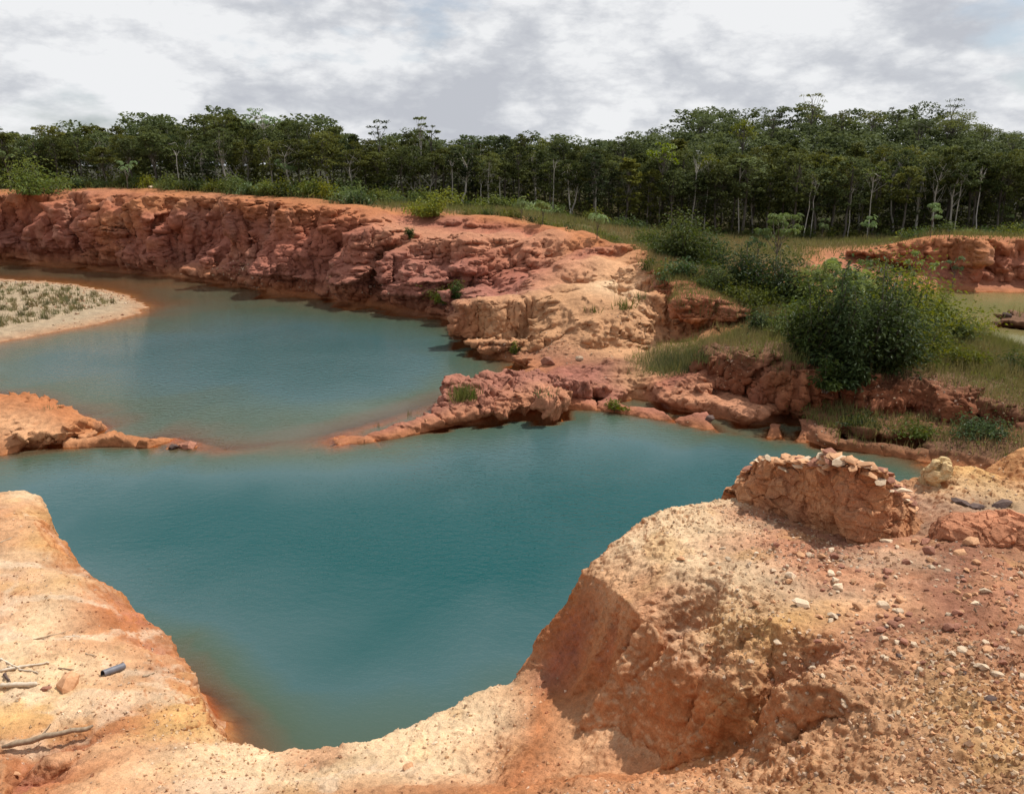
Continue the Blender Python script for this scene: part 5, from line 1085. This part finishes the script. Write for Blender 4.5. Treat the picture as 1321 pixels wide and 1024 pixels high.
# the block-like stones at the left end and on the top
for (px, py, w, hh, col, lab) in [(990, 595, 15, 1.3, 'orange', None), (990, 588, 21, .75, 'pale', None), (1085, 592, 32, .7, 'pale', None), (1072, 600, 26, .5, 'orange', None), (1100, 600, 22, .5, 'orange', None), (1035, 600, 26, .45, 'pale', None), (1010, 602, 22, .4, 'pale', None),
                                  (1135, 618, 26, .45, 'pale', None), (1165, 630, 24, .45, 'pale', None), (1120, 610, 28, .4, 'orange', None), (1060, 604, 30, .4, 'orange', None)]:
    y_ = float(np.interp(px, bx_, B_[:, 1])) + .28; q = Vector(PR(px, py+3, y_)); sz = w*px_size(q)
    if lab is None: lab = ''
    o = obj('slab', ST[col][4 if hh > 1 else 1], e_out, loc=q - Vector(B_[3]), rot=(0, r2.uniform(-.1, .1), r2.uniform(0, 6)), scale=(sz, sz*.85, sz*hh))
# ledge block and dark flat slabs at the right edge
def ledge(px0, px1, ytop, ybot, r, depth, name, label, seed, colr):
    def P(u, v):
        px = px0 + (px1-px0)*u; x = (px-CX)/FPX*r*1.06; endr = np.sqrt(np.clip(1-(2*u-1)**4, 0, 1)); zt = PR((px0+px1)/2, ytop, r)[2]; zb = PR((px0+px1)/2, ybot, r-.1)[2]-.15
        a = v*math.pi; y = r + depth/2 - depth/2*np.cos(a)*endr - depth/2*0; z = zb + (zt-zb)*np.clip(np.sin(a)**.5, 0, 1)*endr**.7
        return np.stack([x, y, z], 1)
    e = obj(name, displaced_block(name, P, 150, 110, SOIL, lambda q, n, cr, fr: np.array(colr)*(.75+.5*cr[:, None]), seed=seed), label=label, category='rock'); return e
ledge(1248, 1400, 690, 745, 7.9, .8, 'rock_ledge', 'rounded orange-red rock ledge jutting in at the right edge', 21, (.40, .175, .095))
ledge(1212, 1246, 598, 634, 10.2, .35, 'rock_block', 'pale yellow upright block at the left end of the yellow bank', 24, (.58, .42, .22))
for (px, py, w, fl, lab) in [(1262, 655, 30, .4, 'dark grey flat slab lying under the yellow bank'), (1240, 648, 22, .4, 'dark flat slab at the foot of the pale yellow block'), (1292, 652, 30, .5, 'dark slab under the overhang at the right edge'), (1275, 664, 20, .4, 'thin dark slab in front of the other dark ones')]:
    stone(px, py, w, 'dark', lab, flat=fl*1.3, k=1, tilt=.2, lift=.02)
tick('stones')
# ---------------------------------------------------------------- driftwood, sticks and the pipe on the left bank
def stick(p1, p2, rpx, label, mat=WOOD, name='stick', wob=.10, cat='stick', lift=.6, taper=.45, knots=True, lift2=None):
    a, b = hit(*p1), hit(*p2); s_ = px_size(a); r = rpx*.58*s_/2; a.z += r*lift; b.z += r*(lift if lift2 is None else lift2)
    n = 14; base = np.array(bent(a, b, n, wob)); L = (b-a).length; g = Geo(); rr_ = r*(np.linspace(1, taper, n)*(1 + .16*rng.normal(size=n))); rr_[0] *= .6; rr_[-1] *= .5
    cpt = base.mean(0); base = base - cpt
    ends = np.vstack([base[:1] - (base[1]-base[0])*.05, base, base[-1:] + (base[-1]-base[-2])*.05]); tube(g, ends, np.r_[rr_[0]*.05, rr_, rr_[-1]*.05], 8)
    o = obj(name, g.mesh(name, mat, True), loc=tuple(cpt), label=label, category=cat)
    if knots:
        k = base[5]; g2 = Geo(); tube(g2, bent(k, k + np.array([.3*L*.3, .12*L, .10*L]), 5, .1), np.linspace(r*.4, r*.15, 5), 6); obj('twig', g2.mesh('twig', mat, True), o)
    return o
stick((4, 968), (122, 946), 11, 'weathered driftwood branch across the bottom left corner', name='driftwood', cat='driftwood', lift=1.4, taper=.75, lift2=3.2)
for (a, b, w, m_, lab) in [((43, 825), (92, 812), 3.2, WOOD, 'thin brown stick highest on the left bank'), ((82, 822), (134, 818), 3, WOOD_PALE, 'pale thin stick right of the highest brown one'), ((0, 866), (64, 856), 6, WOOD_PALE, 'pale long stick above the white plank'),
        ((10, 860), (50, 869), 4, WOOD_PALE, 'pale stick crossing the long one'), ((75, 862), (96, 864), 3.5, WOOD, 'short brown stick left of the grey pipe'), ((110, 843), (124, 847), 3, WOOD, 'tiny dark stick between the pale one and the pipe'),
        ((0, 850), (26, 862), 4, WOOD_PALE, 'short pale stick at the left edge'), ((184, 873), (200, 868), 4, WOOD, 'short brown stick right of the grey pipe'), ((6, 870), (14, 880), 6, STONE_DARK, 'black curved scrap beside the pale sticks'),
        ((0, 700), (28, 690), 3, WOOD, 'short stick high on the left bank near the edge'), ((20, 905), (60, 898), 3.5, WOOD, 'brown stick below the angular tan rock')]:
    stick(a, b, w, lab, m_, knots=False)
stick((0, 886), (48, 884), 10, 'wide white plank-like stick with a dark end at the left edge', WOOD_PALE, knots=False, taper=.8)
# pipe: hollow length of grey plastic
a, b = hit(133, 872), hit(160, 862); s_ = px_size(a); r = 3.9*s_; d = (b-a); L = d.length; e = obj('pipe', None, loc=(a+b)/2 + Vector((0, 0, r*.8)), label='short dark grey plastic pipe lying on the left bank', category='pipe'); e.rotation_euler = d.to_track_quat('X', 'Z').to_euler()
def cyl(r1, L, flip=False, seg=28):
    v = []; 
    for x in (-L/2, L/2):
        for k in range(seg): w = 2*math.pi*k/seg; v.append((x, math.cos(w)*r1, math.sin(w)*r1))
    f = [(k, (k+1) % seg, seg+(k+1) % seg, seg+k) for k in range(seg)]; return v, ([x[::-1] for x in f] if flip else f)
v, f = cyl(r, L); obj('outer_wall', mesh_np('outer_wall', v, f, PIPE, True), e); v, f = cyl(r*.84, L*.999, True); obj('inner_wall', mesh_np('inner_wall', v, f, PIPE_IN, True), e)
for sgn in (-1, 1):
    v = []; seg = 28
    for rr_ in (r, r*.84):
        for k in range(seg): w = 2*math.pi*k/seg; v.append((sgn*L/2, math.cos(w)*rr_, math.sin(w)*rr_))
    obj('rim', mesh_np('rim', v, [(k, (k+1) % seg, seg+(k+1) % seg, seg+k) for k in range(seg)], PIPE), e)
tick('done')
